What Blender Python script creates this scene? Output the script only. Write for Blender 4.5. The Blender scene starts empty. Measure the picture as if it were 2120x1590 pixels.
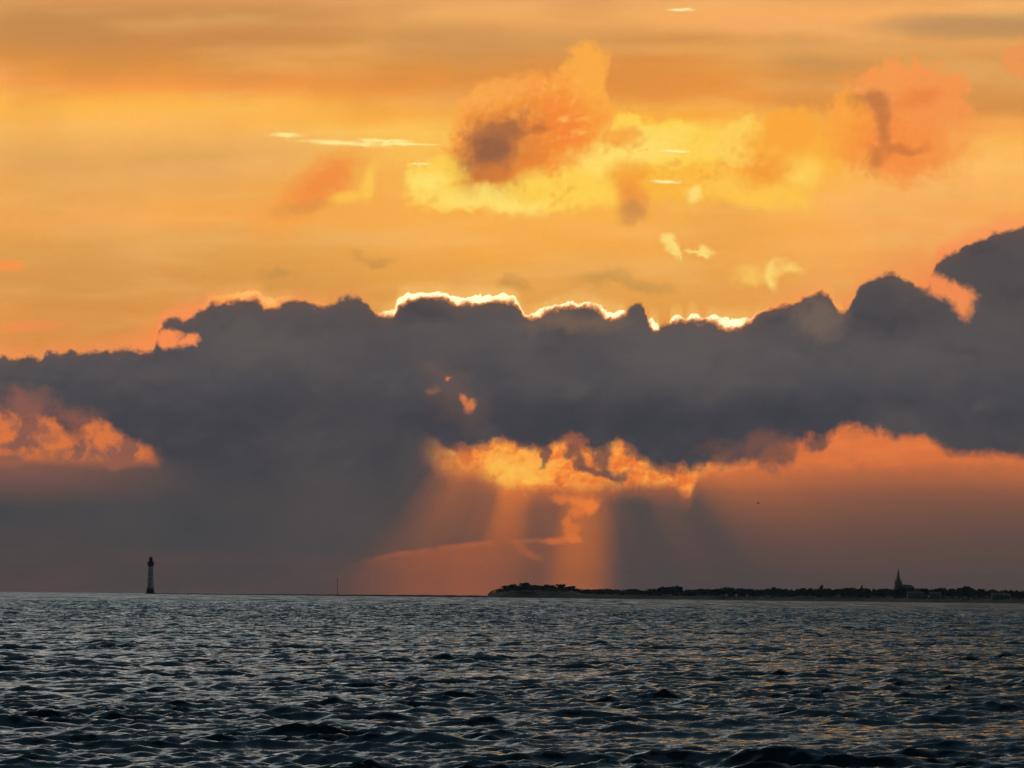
import bpy, bmesh, math, random
import numpy as np
from mathutils import Vector, Matrix

random.seed(7)
rng = np.random.default_rng(11)
scn = bpy.context.scene
COL = scn.collection

# ------------------------------------------------------------------ camera
FPX = 10085.0                 # focal length in photograph pixels (2120 wide)
CAMZ = 4.0
ROLL = 0.0105
EYE_ROW = 1225.0              # row of eye level in the middle of the photograph
PITCH = math.atan((EYE_ROW - 795.0) / FPX)
RE = 6.371e6                  # the sea follows the earth's curve
cf = Vector((0, math.cos(PITCH), math.sin(PITCH)))
cu0 = Vector((0, -math.sin(PITCH), math.cos(PITCH)))
cr0 = Vector((1, 0, 0))
cr = cr0 * math.cos(ROLL) + cu0 * math.sin(ROLL)
cu = -cr0 * math.sin(ROLL) + cu0 * math.cos(ROLL)
cam = bpy.data.cameras.new("camera")
cam.sensor_width = 36.0
cam.lens = 36.0 * FPX / 2120.0
cam.clip_start = 0.5
cam.clip_end = 60000
camo = bpy.data.objects.new("camera", cam)
COL.objects.link(camo)
m = Matrix((cr, cu, -cf)).transposed().to_4x4()
m.translation = Vector((0, 0, CAMZ))
camo.matrix_world = m
scn.camera = camo

scn.view_settings.view_transform = 'Standard'
scn.view_settings.look = 'None'
scn.view_settings.exposure = 0.0
scn.view_settings.gamma = 1.0
scn.view_settings.use_curve_mapping = False
scn.cycles.max_bounces = 4
scn.cycles.sample_clamp_indirect = 4.0

# the one sun: low in the west behind the cloud bank, so only a faint veil of it gets through
SUN_EL = math.radians(3.3)
SUN_AZ = math.radians(0.45)
sd = Vector((math.sin(SUN_AZ) * math.cos(SUN_EL), math.cos(SUN_AZ) * math.cos(SUN_EL), math.sin(SUN_EL)))
sun = bpy.data.lights.new("sun", 'SUN')
sun.energy = SUN_STRENGTH = 0.012
sun.angle = math.radians(14)
sun.color = (1.0, 0.55, 0.25)
suno = bpy.data.objects.new("sun", sun)
suno.rotation_mode = 'QUATERNION'
suno.rotation_quaternion = sd.to_track_quat('Z', 'Y')
COL.objects.link(suno)


def lin(c):
    r = []
    for v in c:
        v = v / 255.0
        r.append(v / 12.92 if v <= 0.04045 else ((v + 0.055) / 1.055) ** 2.4)
    return tuple(r)


# ------------------------------------------------------------------ world sky (a function of compass direction and elevation)
world = bpy.data.worlds.new("World")
scn.world = world
world.use_nodes = True
NT = world.node_tree
NT.nodes.clear()


class E:
    """a scalar or vector socket with arithmetic, so that the sky can be written as formulas"""
    def __init__(s, sock):
        s.s = sock

    def __add__(a, b): return M('ADD', a, b)
    def __radd__(a, b): return M('ADD', b, a)
    def __sub__(a, b): return M('SUBTRACT', a, b)
    def __rsub__(a, b): return M('SUBTRACT', b, a)
    def __mul__(a, b): return M('MULTIPLY', a, b)
    def __rmul__(a, b): return M('MULTIPLY', b, a)
    def __truediv__(a, b): return M('DIVIDE', a, b)


def plug(sock, v):
    if isinstance(v, E):
        sock.id_data.links.new(v.s, sock)
    else:
        sock.default_value = v


def M(op, a, b=None, clamp=False):
    n = NT.nodes.new('ShaderNodeMath')
    n.operation = op
    n.use_clamp = clamp
    plug(n.inputs[0], a)
    if b is not None:
        plug(n.inputs[1], b)
    return E(n.outputs[0])


def mx(a, b): return M('MAXIMUM', a, b)
def mn(a, b): return M('MINIMUM', a, b)


def ss(v, lo, hi, a=0.0, b=1.0, kind='SMOOTHSTEP'):
    n = NT.nodes.new('ShaderNodeMapRange')
    n.interpolation_type = kind
    plug(n.inputs[0], v)
    if not isinstance(lo, E) and not isinstance(hi, E) and lo > hi:   # smoothstep wants lo < hi
        lo, hi, a, b = hi, lo, b, a
    plug(n.inputs[1], lo); plug(n.inputs[2], hi)
    plug(n.inputs[3], a); plug(n.inputs[4], b)
    return E(n.outputs[0])


def vec(x, y, z=0.0):
    n = NT.nodes.new('ShaderNodeCombineXYZ')
    plug(n.inputs[0], x); plug(n.inputs[1], y); plug(n.inputs[2], z)
    return E(n.outputs[0])


def vm(op, a, b=None, scale=None):
    n = NT.nodes.new('ShaderNodeVectorMath')
    n.operation = op
    plug(n.inputs[0], a)
    if b is not None:
        plug(n.inputs[1], b)
    if scale is not None:
        plug(n.inputs['Scale'], scale)
    return E(n.outputs['Value'] if op in ('LENGTH', 'DOT_PRODUCT', 'DISTANCE') else n.outputs[0])


def sep(v):
    n = NT.nodes.new('ShaderNodeSeparateXYZ')
    plug(n.inputs[0], v)
    return E(n.outputs[0]), E(n.outputs[1]), E(n.outputs[2])


def mixc(f, A, B, blend='MIX'):
    n = NT.nodes.new('ShaderNodeMix')
    n.data_type = 'RGBA'
    n.blend_type = blend
    n.clamp_factor = True
    n.clamp_result = False
    plug(n.inputs[0], f)
    for i, c in ((6, A), (7, B)):
        plug(n.inputs[i], c if isinstance(c, E) else (*c[:3], 1.0))
    return E(n.outputs[2])


def noise(v, scale, detail=4.0, rough=0.55, col=False, dims='2D', lac=2.0, w=None):
    n = NT.nodes.new('ShaderNodeTexNoise')
    n.noise_dimensions = dims
    plug(n.inputs['Vector'], v)
    n.inputs['Scale'].default_value = scale
    n.inputs['Detail'].default_value = detail
    n.inputs['Roughness'].default_value = rough
    n.inputs['Lacunarity'].default_value = lac
    return E(n.outputs['Color' if col else 0])


def noise_vec(v, scale, detail, rough):
    """colour noise about zero, as three scalars (explicit separation keeps the shader compact)"""
    c = noise(v, scale, detail, rough, col=True)
    n = NT.nodes.new('ShaderNodeSeparateColor')
    plug(n.inputs[0], c)
    return E(n.outputs[0]) - 0.5, E(n.outputs[1]) - 0.5


def cscale(c, f):
    return mixc(f, (0.0, 0.0, 0.0), c)


def voro(v, scale, detail=2.0, rough=0.5, smooth=0.4):
    n = NT.nodes.new('ShaderNodeTexVoronoi')
    n.voronoi_dimensions = '2D'
    n.feature = 'F1'
    plug(n.inputs['Vector'], v)
    n.inputs['Scale'].default_value = scale
    n.inputs['Detail'].default_value = detail
    n.inputs['Roughness'].default_value = rough
    n.normalize = True
    return E(n.outputs['Distance'])


def curve(v, x0, x1, pts, y0=None, y1=None, handle='AUTO'):
    """piecewise curve of v through pts (v, y)"""
    ys = [p[1] for p in pts]
    y0 = min(ys) if y0 is None else y0
    y1 = max(ys) if y1 is None else y1
    if y1 - y0 < 1e-6:
        y1 = y0 + 1
    n = NT.nodes.new('ShaderNodeFloatCurve')
    t = ss(v, x0, x1, kind='LINEAR')
    NT.links.new(t.s, n.inputs['Value'])
    c = n.mapping.curves[0]
    q = [((p[0] - x0) / (x1 - x0), (p[1] - y0) / (y1 - y0)) for p in pts]
    if q[0][0] > 0: q.insert(0, (0.0, q[0][1]))
    if q[-1][0] < 1: q.append((1.0, q[-1][1]))
    while len(c.points) < len(q):
        c.points.new(0.5, 0.5)
    for pt, (a, b) in zip(c.points, q):
        pt.location = (a, b)
        pt.handle_type = handle
    n.mapping.update()
    return E(n.outputs[0]) * (y1 - y0) + y0


def ramp(v, v0, v1, stops):
    n = NT.nodes.new('ShaderNodeValToRGB')
    t = ss(v, v0, v1, kind='LINEAR')
    NT.links.new(t.s, n.inputs[0])
    cr_ = n.color_ramp
    cr_.interpolation = 'LINEAR'
    while len(cr_.elements) > 1:
        cr_.elements.remove(cr_.elements[0])
    first = True
    for p, c in stops:
        pos = (p - v0) / (v1 - v0)
        if first:
            e = cr_.elements[0]; e.position = pos; first = False
        else:
            e = cr_.elements.new(pos)
        e.color = (*lin(c), 1.0)
    return E(n.outputs[0])


tc = NT.nodes.new('ShaderNodeTexCoord')
dx, dy, dz = sep(E(tc.outputs['Generated']))
AZ = M('ARCTAN2', dx, dy) * (180 / math.pi)
EL = M('ARCSINE', dz) * (180 / math.pi)
# sky-plane coordinates in units of 0.57 degrees: X grows to the right, Y grows downwards
K = FPX * math.pi / 180.0 / 100.0
XS = AZ * K
YS = (EL - math.degrees(PITCH)) * K
X = XS * math.cos(ROLL) + YS * math.sin(ROLL) + 10.60
Y = XS * math.sin(ROLL) - YS * math.cos(ROLL) + 7.95
P = vec(X, Y)

# shared turbulence
n_big = noise(P, 0.35, 3.0, 0.5)                      # broad
wx, wy = noise_vec(P, 0.9, 5.5, 0.62)
wv = vec(wx, wy)
W = vm('ADD', P, vm('SCALE', wv, scale=0.75))         # warped coordinates for cumulus
WS = vm('ADD', P, vm('SCALE', wv, scale=0.28))
puff = voro(W, 1.6, 2.0, 0.55)                  # 0 at the heart of a puff
finex, finey = noise_vec(P, 5.5, 3.0, 0.6)
det = noise(W, 1.4, 6.0, 0.62)
streak = noise(vm('MULTIPLY', P, (0.30, 1.9, 1.0)), 0.8, 4.0, 0.5)


pk_ = puff - 0.35 + finex * 0.55 + (det - 0.5) * 0.5      # raggedness of cloud outlines


def barrier(c):
    """make what follows wait for colour c, so the shader never holds too many values at once"""
    global X, Y, P, W, WS, puff, det, finex, finey, streak, n_big, pk_
    n = NT.nodes.new('ShaderNodeSeparateColor')
    plug(n.inputs[0], c)
    e = E(n.outputs[0]) * 1e-7
    X, Y, puff, det, finex, finey, streak, n_big, pk_ = [v + e for v in (X, Y, puff, det, finex, finey, streak, n_big, pk_)]
    P, W, WS = [vm('ADD', v, vec(e, e)) for v in (P, W, WS)]


def blob(cx, cy, rx, ry, rot=0.0, base=None, k=0.5, lo=1.15, hi=0.75):
    """soft edged patch of cloud, ragged by the shared turbulence; pixel units of the photograph"""
    n = NT.nodes.new('ShaderNodeMapping')
    n.vector_type = 'TEXTURE'
    plug(n.inputs[0], base or W)
    n.inputs['Location'].default_value = (cx / 100, cy / 100, 0)
    n.inputs['Rotation'].default_value = (0, 0, math.radians(rot))
    n.inputs['Scale'].default_value = (rx / 100, ry / 100, 1)
    d = vm('LENGTH', E(n.outputs[0]))
    if k:
        d = d + pk_ * k
    return ss(d, hi, lo, 1.0, 0.0)


n_paint = 0


def paint(C, col, *a, op=1.0, **kw):
    global n_paint
    n_paint += 1
    if n_paint % 8 == 0:
        kb = 'WS' if kw.get('base') is WS else None
        barrier(C)
        if kb:
            kw['base'] = WS
    m_ = blob(*a, **kw)
    if op != 1.0:
        m_ = m_ * op
    return mixc(m_, C, lin(col))


# --- upper clear sky: bands of gold and orange, three vertical colour scales blended by bearing
Yb = Y + (streak - 0.5) * 0.5 + (n_big - 0.5) * 0.5
up_l = ramp(Yb, -1, 8, [(-1, (205, 150, 105)), (-0.1, (226, 152, 88)), (0.25, (204, 142, 80)), (0.9, (208, 140, 76)), (1.35, (222, 145, 68)),
                        (1.8, (245, 155, 72)), (2.2, (255, 184, 78)), (2.65, (253, 184, 90)), (3.2, (234, 172, 94)), (3.9, (240, 168, 82)),
                        (4.6, (247, 168, 82)), (5.0, (230, 162, 80)), (5.8, (219, 153, 76)), (6.6, (223, 148, 70)), (7.5, (226, 142, 70))])
up_c = ramp(Yb, -1, 8, [(-1, (205, 150, 105)), (-0.1, (230, 160, 95)), (0.4, (238, 168, 96)), (0.85, (212, 146, 78)), (1.5, (228, 148, 66)),
                        (2.1, (240, 152, 62)), (2.45, (252, 172, 66)), (2.75, (255, 205, 92)), (3.05, (254, 200, 92)), (3.6, (250, 172, 80)),
                        (4.5, (250, 174, 76)), (5.2, (246, 170, 76)), (6.0, (232, 163, 78)), (7.5, (228, 150, 70))])
up_r = ramp(Yb, -1, 8, [(-1, (200, 150, 110)), (-0.1, (236, 166, 98)), (0.3, (240, 170, 98)), (0.62, (200, 146, 90)), (0.95, (232, 162, 90)),
                        (1.4, (216, 150, 80)), (2.3, (218, 146, 76)), (2.65, (245, 162, 78)), (3.1, (252, 180, 84)), (3.5, (255, 188, 96)),
                        (4.5, (250, 170, 88)), (5.5, (247, 166, 86)), (7.0, (230, 140, 80))])
C = mixc(ss(X, 5.0, 10.0), up_l, up_c)
C = mixc(ss(X, 14.0, 20.0), C, up_r)
# faint mottling of the high veil
C = mixc(ss(streak, 0.35, 0.75, 0.0, 0.22), C, lin((255, 205, 130)))
C = mixc(ss(n_big, 0.60, 0.30, 0.0, 0.16), C, lin((190, 130, 75)))

# --- top of the view: pale streaked veil, dull patches
C = paint(C, (250, 175, 100), 1650, 45, 420, 42, 2, base=WS, k=0.1, lo=1.2, hi=0.4, op=0.75)
C = paint(C, (190, 142, 92), 2010, 62, 250, 30, 1, base=WS, k=0.1, lo=1.2, hi=0.3, op=0.8)
C = paint(C, (205, 145, 82), 980, 100, 210, 50, 4, base=WS, k=0.1, lo=1.3, hi=0.2, op=0.7)
C = paint(C, (226, 160, 92), 1890, 102, 190, 14, 1, base=WS, k=0.0, lo=1.3, hi=0.2, op=0.8)
C = paint(C, (205, 148, 84), 1700, 132, 120, 18, 3, base=WS, k=0.0, lo=1.3, hi=0.2, op=0.7)
C = paint(C, (196, 138, 80), 60, 62, 190, 42, 2, base=WS, k=0.1, lo=1.3, hi=0.1, op=0.6)
C = paint(C, (240, 150, 84), 2125, 135, 50, 32, 0, lo=1.2, hi=0.7, op=0.9)

# --- golden cumulus across the middle of the upper sky
G1, G2, G3 = (255, 208, 84), (253, 184, 64), (255, 224, 112)
ed = dict(base=WS, k=0.95, lo=1.16, hi=0.68)          # crisp cauliflower outline
sf = dict(k=0.6, lo=1.4, hi=0.2)                      # soft inner shade
C = paint(C, (226, 144, 68), 1260, 165, 330, 60, 0, base=WS, k=0.2, lo=1.3, hi=0.2, op=0.7)
C = paint(C, (255, 190, 72), 1260, 335, 520, 96, 1, k=0.4, lo=1.5, hi=0.1, op=0.75)
C = paint(C, G2, 1360, 322, 280, 84, 3, base=WS, k=0.8, lo=1.25, hi=0.6, op=0.9)
C = paint(C, G1, 1290, 290, 72, 50, 0, **ed)
C = paint(C, G1, 1372, 300, 84, 52, 4, **ed)
C = paint(C, G1, 1455, 300, 84, 46, 0, base=WS, k=0.8, lo=1.2, hi=0.5)
C = paint(C, (254, 206, 92), 1545, 298, 60, 50, 0, **ed)
C = paint(C, (251, 176, 64), 1650, 325, 110, 88, 0, base=WS, k=0.8, lo=1.2, hi=0.6)
C = paint(C, (251, 168, 62), 1640, 275, 50, 44, 0, **ed)
C = paint(C, (254, 196, 78), 1560, 396, 130, 38, 8, base=WS, k=0.9, lo=1.2, hi=0.5)
C = paint(C, (255, 206, 90), 1660, 360, 60, 34, 8, **sf)
C = paint(C, (246, 156, 58), 1590, 355, 60, 34, 0, op=0.8, **sf)
# right dome, salmon
C = paint(C, (247, 154, 78), 1870, 265, 146, 118, 14, base=WS, k=0.9, lo=1.25, hi=0.55, op=0.85)
C = paint(C, (247, 154, 80), 1850, 186, 74, 58, 0, op=0.85, **ed)
C = paint(C, (247, 150, 78), 1926, 212, 74, 74, 30, op=0.85, **ed)
C = paint(C, (251, 166, 66), 1756, 268, 52, 78, 8, base=WS, k=0.85, lo=1.15, hi=0.6, op=0.9)
C = paint(C, (246, 138, 64), 1850, 300, 110, 74, 0, op=0.8, **sf)
# middle dome
C = paint(C, (251, 170, 72), 1214, 142, 46, 54, 0, **ed)
C = paint(C, (251, 170, 74), 1190, 212, 74, 56, 10, **ed)
C = paint(C, (249, 164, 78), 1052, 212, 86, 58, -14, **ed)
C = paint(C, (250, 168, 76), 1000, 262, 62, 74, 10, **ed)
C = paint(C, (249, 156, 66), 1085, 290, 146, 100, -14, **ed)
C = paint(C, (251, 172, 70), 1235, 240, 32, 62, 0, **ed)
C = paint(C, (247, 136, 56), 1165, 262, 84, 74, 0, op=0.9, **sf)
C = paint(C, (246, 140, 50), 1100, 345, 100, 56, 0, op=0.9, **sf)
C = paint(C, (248, 150, 60), 1130, 185, 40, 22, 0, op=0.5, **sf)
C = paint(C, G1, 905, 366, 72, 42, -8, **ed)
C = paint(C, G1, 1040, 410, 190, 30, -2, base=WS, k=0.8, lo=1.15, hi=0.6)
C = paint(C, G3, 1020, 416, 140, 22, 2, op=0.9, **sf)
C = paint(C, G1, 1215, 382, 104, 50, -12, base=WS, k=0.9, lo=1.2, hi=0.5)
C = paint(C, G1, 1105, 385, 50, 34, -8, base=WS, k=0.9, lo=1.3, hi=0.4)
C = paint(C, G3, 1290, 312, 130, 40, -12, op=0.8, **sf)
C = paint(C, G3, 888, 374, 46, 28, -8, op=0.9, **sf)
C = paint(C, (246, 154, 58), 1282, 288, 44, 22, 0, op=0.8, **sf)
C = paint(C, (246, 158, 58), 1300, 368, 50, 38, 0, op=0.8, **sf)
# billows: the same turbulence sampled a little nearer the sun gives lit and shaded flanks
rel = (noise(vm('ADD', WS, (0.05, 0.10, 0.0)), 1.9, 4.0, 0.52) - noise(WS, 1.9, 4.0, 0.52)) * 3.0
cum = mx(mx(blob(1120, 260, 150, 125, -12, k=0.5, lo=1.1, hi=0.6), blob(1400, 335, 320, 62, 2, k=0.5, lo=1.1, hi=0.4)), blob(1850, 270, 140, 110, 10, k=0.4, lo=1.1, hi=0.4))
cum = mx(cum, blob(1020, 400, 220, 46, -2, k=0.5, lo=1.2, hi=0.5))
lit = mixc(ss(X, 16.2, 17.6), lin((255, 218, 112)), lin((252, 172, 96)))
C = mixc(cum * ss(rel, 0.0, 0.9, 0.0, 0.40), C, lit)
C = mixc(cum * ss(rel, 0.0, -0.9, 0.0, 0.50), C, lin((234, 134, 54)))
C = paint(C, (238, 146, 64), 1312, 415, 36, 44, 0, op=0.85, **sf)
C = paint(C, (204, 142, 78), 1312, 446, 40, 22, 0, op=0.85, **sf)
C = paint(C, (196, 120, 70), 1812, 214, 50, 26, 0, op=0.9, **sf)
C = paint(C, (200, 120, 66), 1826, 262, 24, 60, -6, op=0.85, **sf)
C = paint(C, (206, 120, 64), 1860, 308, 54, 16, -8, op=0.8, **sf)
C = paint(C, (200, 116, 62), 1814, 336, 24, 28, 10, op=0.8, **sf)
C = paint(C, (234, 130, 66), 1905, 205, 44, 24, 0, op=0.7, **sf)
C = paint(C, (206, 124, 64), 1036, 310, 104, 76, -40, op=0.85, **sf)
C = paint(C, (148, 96, 68), 1012, 312, 66, 52, -50, k=0.9, lo=1.4, hi=0.1, op=0.95)
C = paint(C, (170, 106, 66), 1066, 264, 42, 24, -20, k=0.9, lo=1.4, hi=0.1, op=0.85)
C = paint(C, (186, 112, 62), 1118, 268, 26, 11, -10, k=0.9, lo=1.4, hi=0.1, op=0.8)
C = paint(C, (206, 122, 58), 1022, 366, 44, 26, 0, op=0.8, **sf)
# salmon smudge on the left with its lit edge
C = paint(C, (248, 160, 70), 640, 400, 150, 50, -38, k=0.5, lo=1.4, hi=0.1, op=0.7)
C = paint(C, (243, 140, 66), 668, 375, 104, 44, -34, k=0.8, lo=1.3, hi=0.2, op=0.85)
C = paint(C, (255, 202, 84), 764, 372, 15, 44, 16, base=WS, k=1.0, lo=1.4, hi=0.2, op=0.8)
C = paint(C, (255, 196, 80), 718, 408, 44, 13, -12, base=WS, k=1.0, lo=1.3, hi=0.3, op=0.8)
C = paint(C, (214, 148, 74), 620, 430, 60, 16, -10, k=0.4, lo=1.3, hi=0.3, op=0.5)
# small bright scraps
SC = (255, 222, 122)
C = paint(C, SC, 1390, 497, 13, 14, 20, k=0.9, lo=1.5, hi=0.3, op=0.85)
C = paint(C, SC, 1404, 516, 22, 7, 56, k=0.9, lo=1.5, hi=0.3, op=0.85)
C = paint(C, SC, 1448, 523, 24, 6, 0, k=0.9, lo=1.5, hi=0.3, op=0.85)
C = paint(C, SC, 1463, 516, 12, 11, 0, k=0.9, lo=1.5, hi=0.3, op=0.85)
C = paint(C, SC, 1440, 400, 15, 17, 40, base=WS, k=1.2, lo=1.5, hi=0.3, op=0.85)
C = paint(C, (255, 206, 100), 1562, 566, 40, 16, 0, k=1.1, lo=1.5, hi=0.1, op=0.7)
C = paint(C, (255, 218, 116), 1604, 570, 14, 26, 0, k=1.0, lo=1.5, hi=0.1, op=0.8)
C = paint(C, (255, 214, 110), 1644, 560, 30, 13, 8, k=1.0, lo=1.5, hi=0.1, op=0.8)
sb = vec(X + wx * 0.20, Y + wy * 0.05 + finey * 0.05)
for a in ((700, 297, 95, 6, 3), (590, 281, 34, 6, 2), (830, 299, 80, 3, 1), (790, 292, 60, 5, 2)):
    C = paint(C, (255, 238, 150), *a, base=sb, k=1.1, lo=1.2, hi=0.1, op=0.9)
for a in ((1400, 314, 32, 3, 3), (1380, 377, 34, 4, 3), (870, 340, 26, 2.5, 0), (1415, 22, 30, 4, 0)):
    C = paint(C, (255, 246, 170), *a, base=sb, k=0.3, lo=1.2, hi=0.2, op=0.85)
# dull scraps
for a in ((1245, 572, 60, 18, -4), (1330, 592, 70, 16, 6), (575, 574, 36, 14, 0), (780, 535, 46, 14, 18), (1060, 582, 40, 12, 0)):
    C = paint(C, (192, 142, 76), *a, k=0.8, lo=1.4, hi=0.1, op=0.6)
C = paint(C, (250, 146, 76), 18, 553, 34, 13, 4, base=WS, k=0.2, lo=1.3, hi=0.4, op=0.85)
C = paint(C, (240, 142, 76), 50, 676, 90, 14, -2, base=WS, k=0.2, lo=1.4, hi=0.2, op=0.8)

barrier(C)
# --- sky below the bank: grey red air with sunbeams fanning down from the hidden sun
T = (X - 11.4) / mx(Y - 6.4, 0.3)
T = T + (n_big - 0.5) * 0.06 + finex * 0.015
fan = noise(vec(T * 7.0, Y * 0.12), 1.0, 3.0, 0.6) - 0.5
beam = curve(T, -3.0, 4.5, [(-3, 0.0), (-1.4, 0.0), (-1.0, 0.02), (-0.82, 0.07), (-0.66, 0.24), (-0.5, 0.40), (-0.38, 0.38), (-0.29, 0.46), (-0.22, 0.90),
                            (-0.15, 0.82), (-0.08, 0.42), (0.0, 0.32), (0.07, 0.34), (0.13, 0.30), (0.19, 0.20), (0.25, 0.08), (0.31, 0.02), (0.42, 0.0),
                            (0.52, 0.20), (0.58, 0.22), (0.68, 0.12), (0.76, 0.25), (0.9, 0.60), (1.1, 0.72), (1.5, 0.58), (2.2, 0.50), (3.0, 0.60), (4.5, 0.6)],
             y0=0.0, y1=1.0)
fade_r = curve(Y, 9.0, 13.0, [(9.0, 1.0), (9.8, 1.0), (10.2, 0.68), (10.7, 0.40), (11.2, 0.22), (11.8, 0.10), (12.4, 0.04)], y0=0, y1=1)
fade_c = curve(Y, 9.0, 13.0, [(9.0, 1.0), (10.0, 1.0), (10.8, 0.86), (11.5, 0.72), (12.4, 0.52)], y0=0, y1=1)
fade = ss(X, 12.2, 13.4)
fade = fade * fade_r + (1.0 - fade) * fade_c
grey_low = ramp(Y, 8, 13, [(8, (74, 71, 73)), (10.5, (80, 74, 72)), (11.4, (82, 73, 71)), (12.3, (84, 72, 70))])
ora_low = ramp(Y, 8, 13, [(8, (236, 128, 66)), (9.8, (222, 120, 64)), (10.4, (200, 110, 60)), (11.2, (180, 100, 58)), (12.3, (168, 96, 58))])
shaft = ss(X - (Y - 10.4) * 0.04 + finex * 0.03, 12.95, 11.85) * ss(X + (Y - 10.4) * 0.16, 11.30, 12.05)
beam = mx(beam, shaft)
L = mixc(mx(beam + fan * 0.34 * ss(T, -1.3, -0.7) * ss(T, 1.3, 0.6, 0.25, 1.0), 0.0) * fade, grey_low, ora_low)
# the warm patch of far sky under the edge of the brown cloud
edge_y = curve(X, 5.0, 14.0, [(5.0, 12.6), (6.4, 12.1), (7.2, 11.68), (8.0, 11.45), (8.8, 11.33), (9.6, 11.23), (10.4, 11.17), (11.6, 11.12), (12.4, 11.15), (14, 11.2)])
uz = Y - edge_y + finey * 0.10 + (det - 0.5) * 0.14
und = ss(uz, -0.02, 0.10) * ss(X, 6.4, 9.8) * ss(X, 12.3, 10.0) * (0.88 + fan * 0.5)
und_c = mixc(ss(X, 9.4, 10.9), lin((170, 94, 62)), lin((146, 88, 64)))
L = mixc(und * 0.92, L, und_c)
L = mixc(ss(uz, -0.02, 0.05) * ss(uz, 0.16, 0.05) * ss(X, 7.2, 8.6) * ss(X, 12.0, 11.0) * ss(det, 0.35, 0.6) * 0.35, L, lin((200, 110, 66)))
# the beam through it again
L = mixc(shaft * ss(Y, 10.0, 10.8) * 0.70, L, lin((186, 104, 58)))
# small lit clouds hanging in the beam
for a, c, o_ in (((1168, 1036, 26, 9, 4), (226, 122, 60), 0.9), ((1200, 1042, 28, 15, 10), (240, 130, 60), 0.95), ((1222, 1048, 14, 16, 20), (240, 128, 58), 0.95), ((1190, 1060, 14, 14, -40), (228, 120, 58), 0.9),
                 ((1174, 1076, 9, 14, 30), (222, 118, 58), 0.9), ((1182, 1094, 20, 10, -20), (220, 116, 58), 0.85), ((1160, 1118, 32, 7, -4), (214, 112, 58), 0.9), ((1186, 1114, 16, 9, 10), (222, 116, 58), 0.9),
                 ((1084, 1138, 24, 9, 50), (184, 102, 62), 0.5), ((1104, 1152, 16, 8, 20), (184, 102, 62), 0.45)):
    L = paint(L, c, *a, k=1.7, lo=1.5, hi=0.3, base=WS, op=o_ * 0.85)
barrier(L)
# lit cloud band close under the bank
lb = curve(X, -1.0, 23.0, [(-1, 9.65), (0, 9.6), (1.5, 9.62), (3.2, 9.58), (3.6, 9.2), (4.2, 8.9), (8.3, 9.0), (8.6, 9.15), (8.9, 9.40), (9.2, 9.62), (9.8, 9.72), (10.3, 9.95),
                           (10.6, 10.1), (11.2, 10.1), (11.8, 10.08), (12.4, 10.02), (13.2, 10.0), (14.0, 10.08), (14.25, 10.2), (14.4, 9.85), (15, 9.7), (16, 9.7), (18, 9.65), (21, 9.6), (23, 9.6)])
lz = Y - lb + (puff - 0.35) * 0.22 + finey * 0.14
lw = mx(ss(X, 10.6, 9.6, 0.13, 0.32), ss(X, 4.5, 2.5, 0.10, 0.24)) + (det - 0.4) * 0.25
lit_m = ss(lz / mx(lw, 0.06), 1.0, -1.0) * ss(Y, 8.2, 8.6) * ss(det + (puff - 0.4) * 0.3, 0.26, 0.44, 0.62, 1.0)
lit_soft = ss(lz, 0.5, -0.1)
lit_c = mixc(ss(det, 0.38, 0.62), lin((244, 128, 56)), lin((255, 158, 68)))
relL = (noise(vm('ADD', WS, (0.02, 0.07, 0.0)), 2.6, 4.0, 0.55) - noise(WS, 2.6, 4.0, 0.55)) * 3.0
lit_c = mixc(ss(relL, 0.0, 0.5, 0.0, 0.6), lit_c, lin((255, 184, 84)))
lit_c = mixc(ss(relL, 0.0, -0.5, 0.0, 0.6), lit_c, lin((222, 110, 52)))
hot = blob(1065, 975, 70, 46, 0, k=1.0, lo=1.5, hi=0.1) * ss(det, 0.35, 0.6)
lit_c = mixc(hot, lit_c, lin((255, 190, 80)))
lit_c = mixc(ss(X, 13.5, 16.5), lit_c, mixc(ss(streak, 0.4, 0.65), lin((226, 118, 62)), lin((246, 132, 68))))
lit_c = mixc(ss(X, 5.0, 3.6), lit_c, mixc(ss(det, 0.36, 0.64), lin((132, 90, 80)), lin((216, 118, 66))))
where = mx(ss(X, 8.2, 8.7), ss(X, 3.6, 3.0))
L = mixc(lit_soft * where * 0.45 * ss(X, 16.0, 13.0, 0.5, 1.0), L, lin((222, 118, 60)))
L = mixc(lit_m * where * ss(X, 14.2, 15.5, 1.0, 0.72), L, lit_c)
# dark rags hanging from the bank across the lit band
RG = (104, 78, 72)
for a in ((1118, 932, 9, 28, 0), (1182, 938, 22, 22, 10), (1204, 966, 12, 20, -20), (1250, 945, 20, 46, 0), (1248, 984, 46, 11, 2), (1322, 930, 30, 20, 20), (1372, 950, 44, 22, 20),
          (930, 915, 18, 16, 0), (1075, 915, 14, 14, 0), (1490, 940, 60, 26, 0), (1578, 930, 60, 34, 10), (1690, 915, 30, 18, -20)):
    L = paint(L, RG, *a, k=1.1, lo=1.4, hi=0.4, op=0.85)
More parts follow.
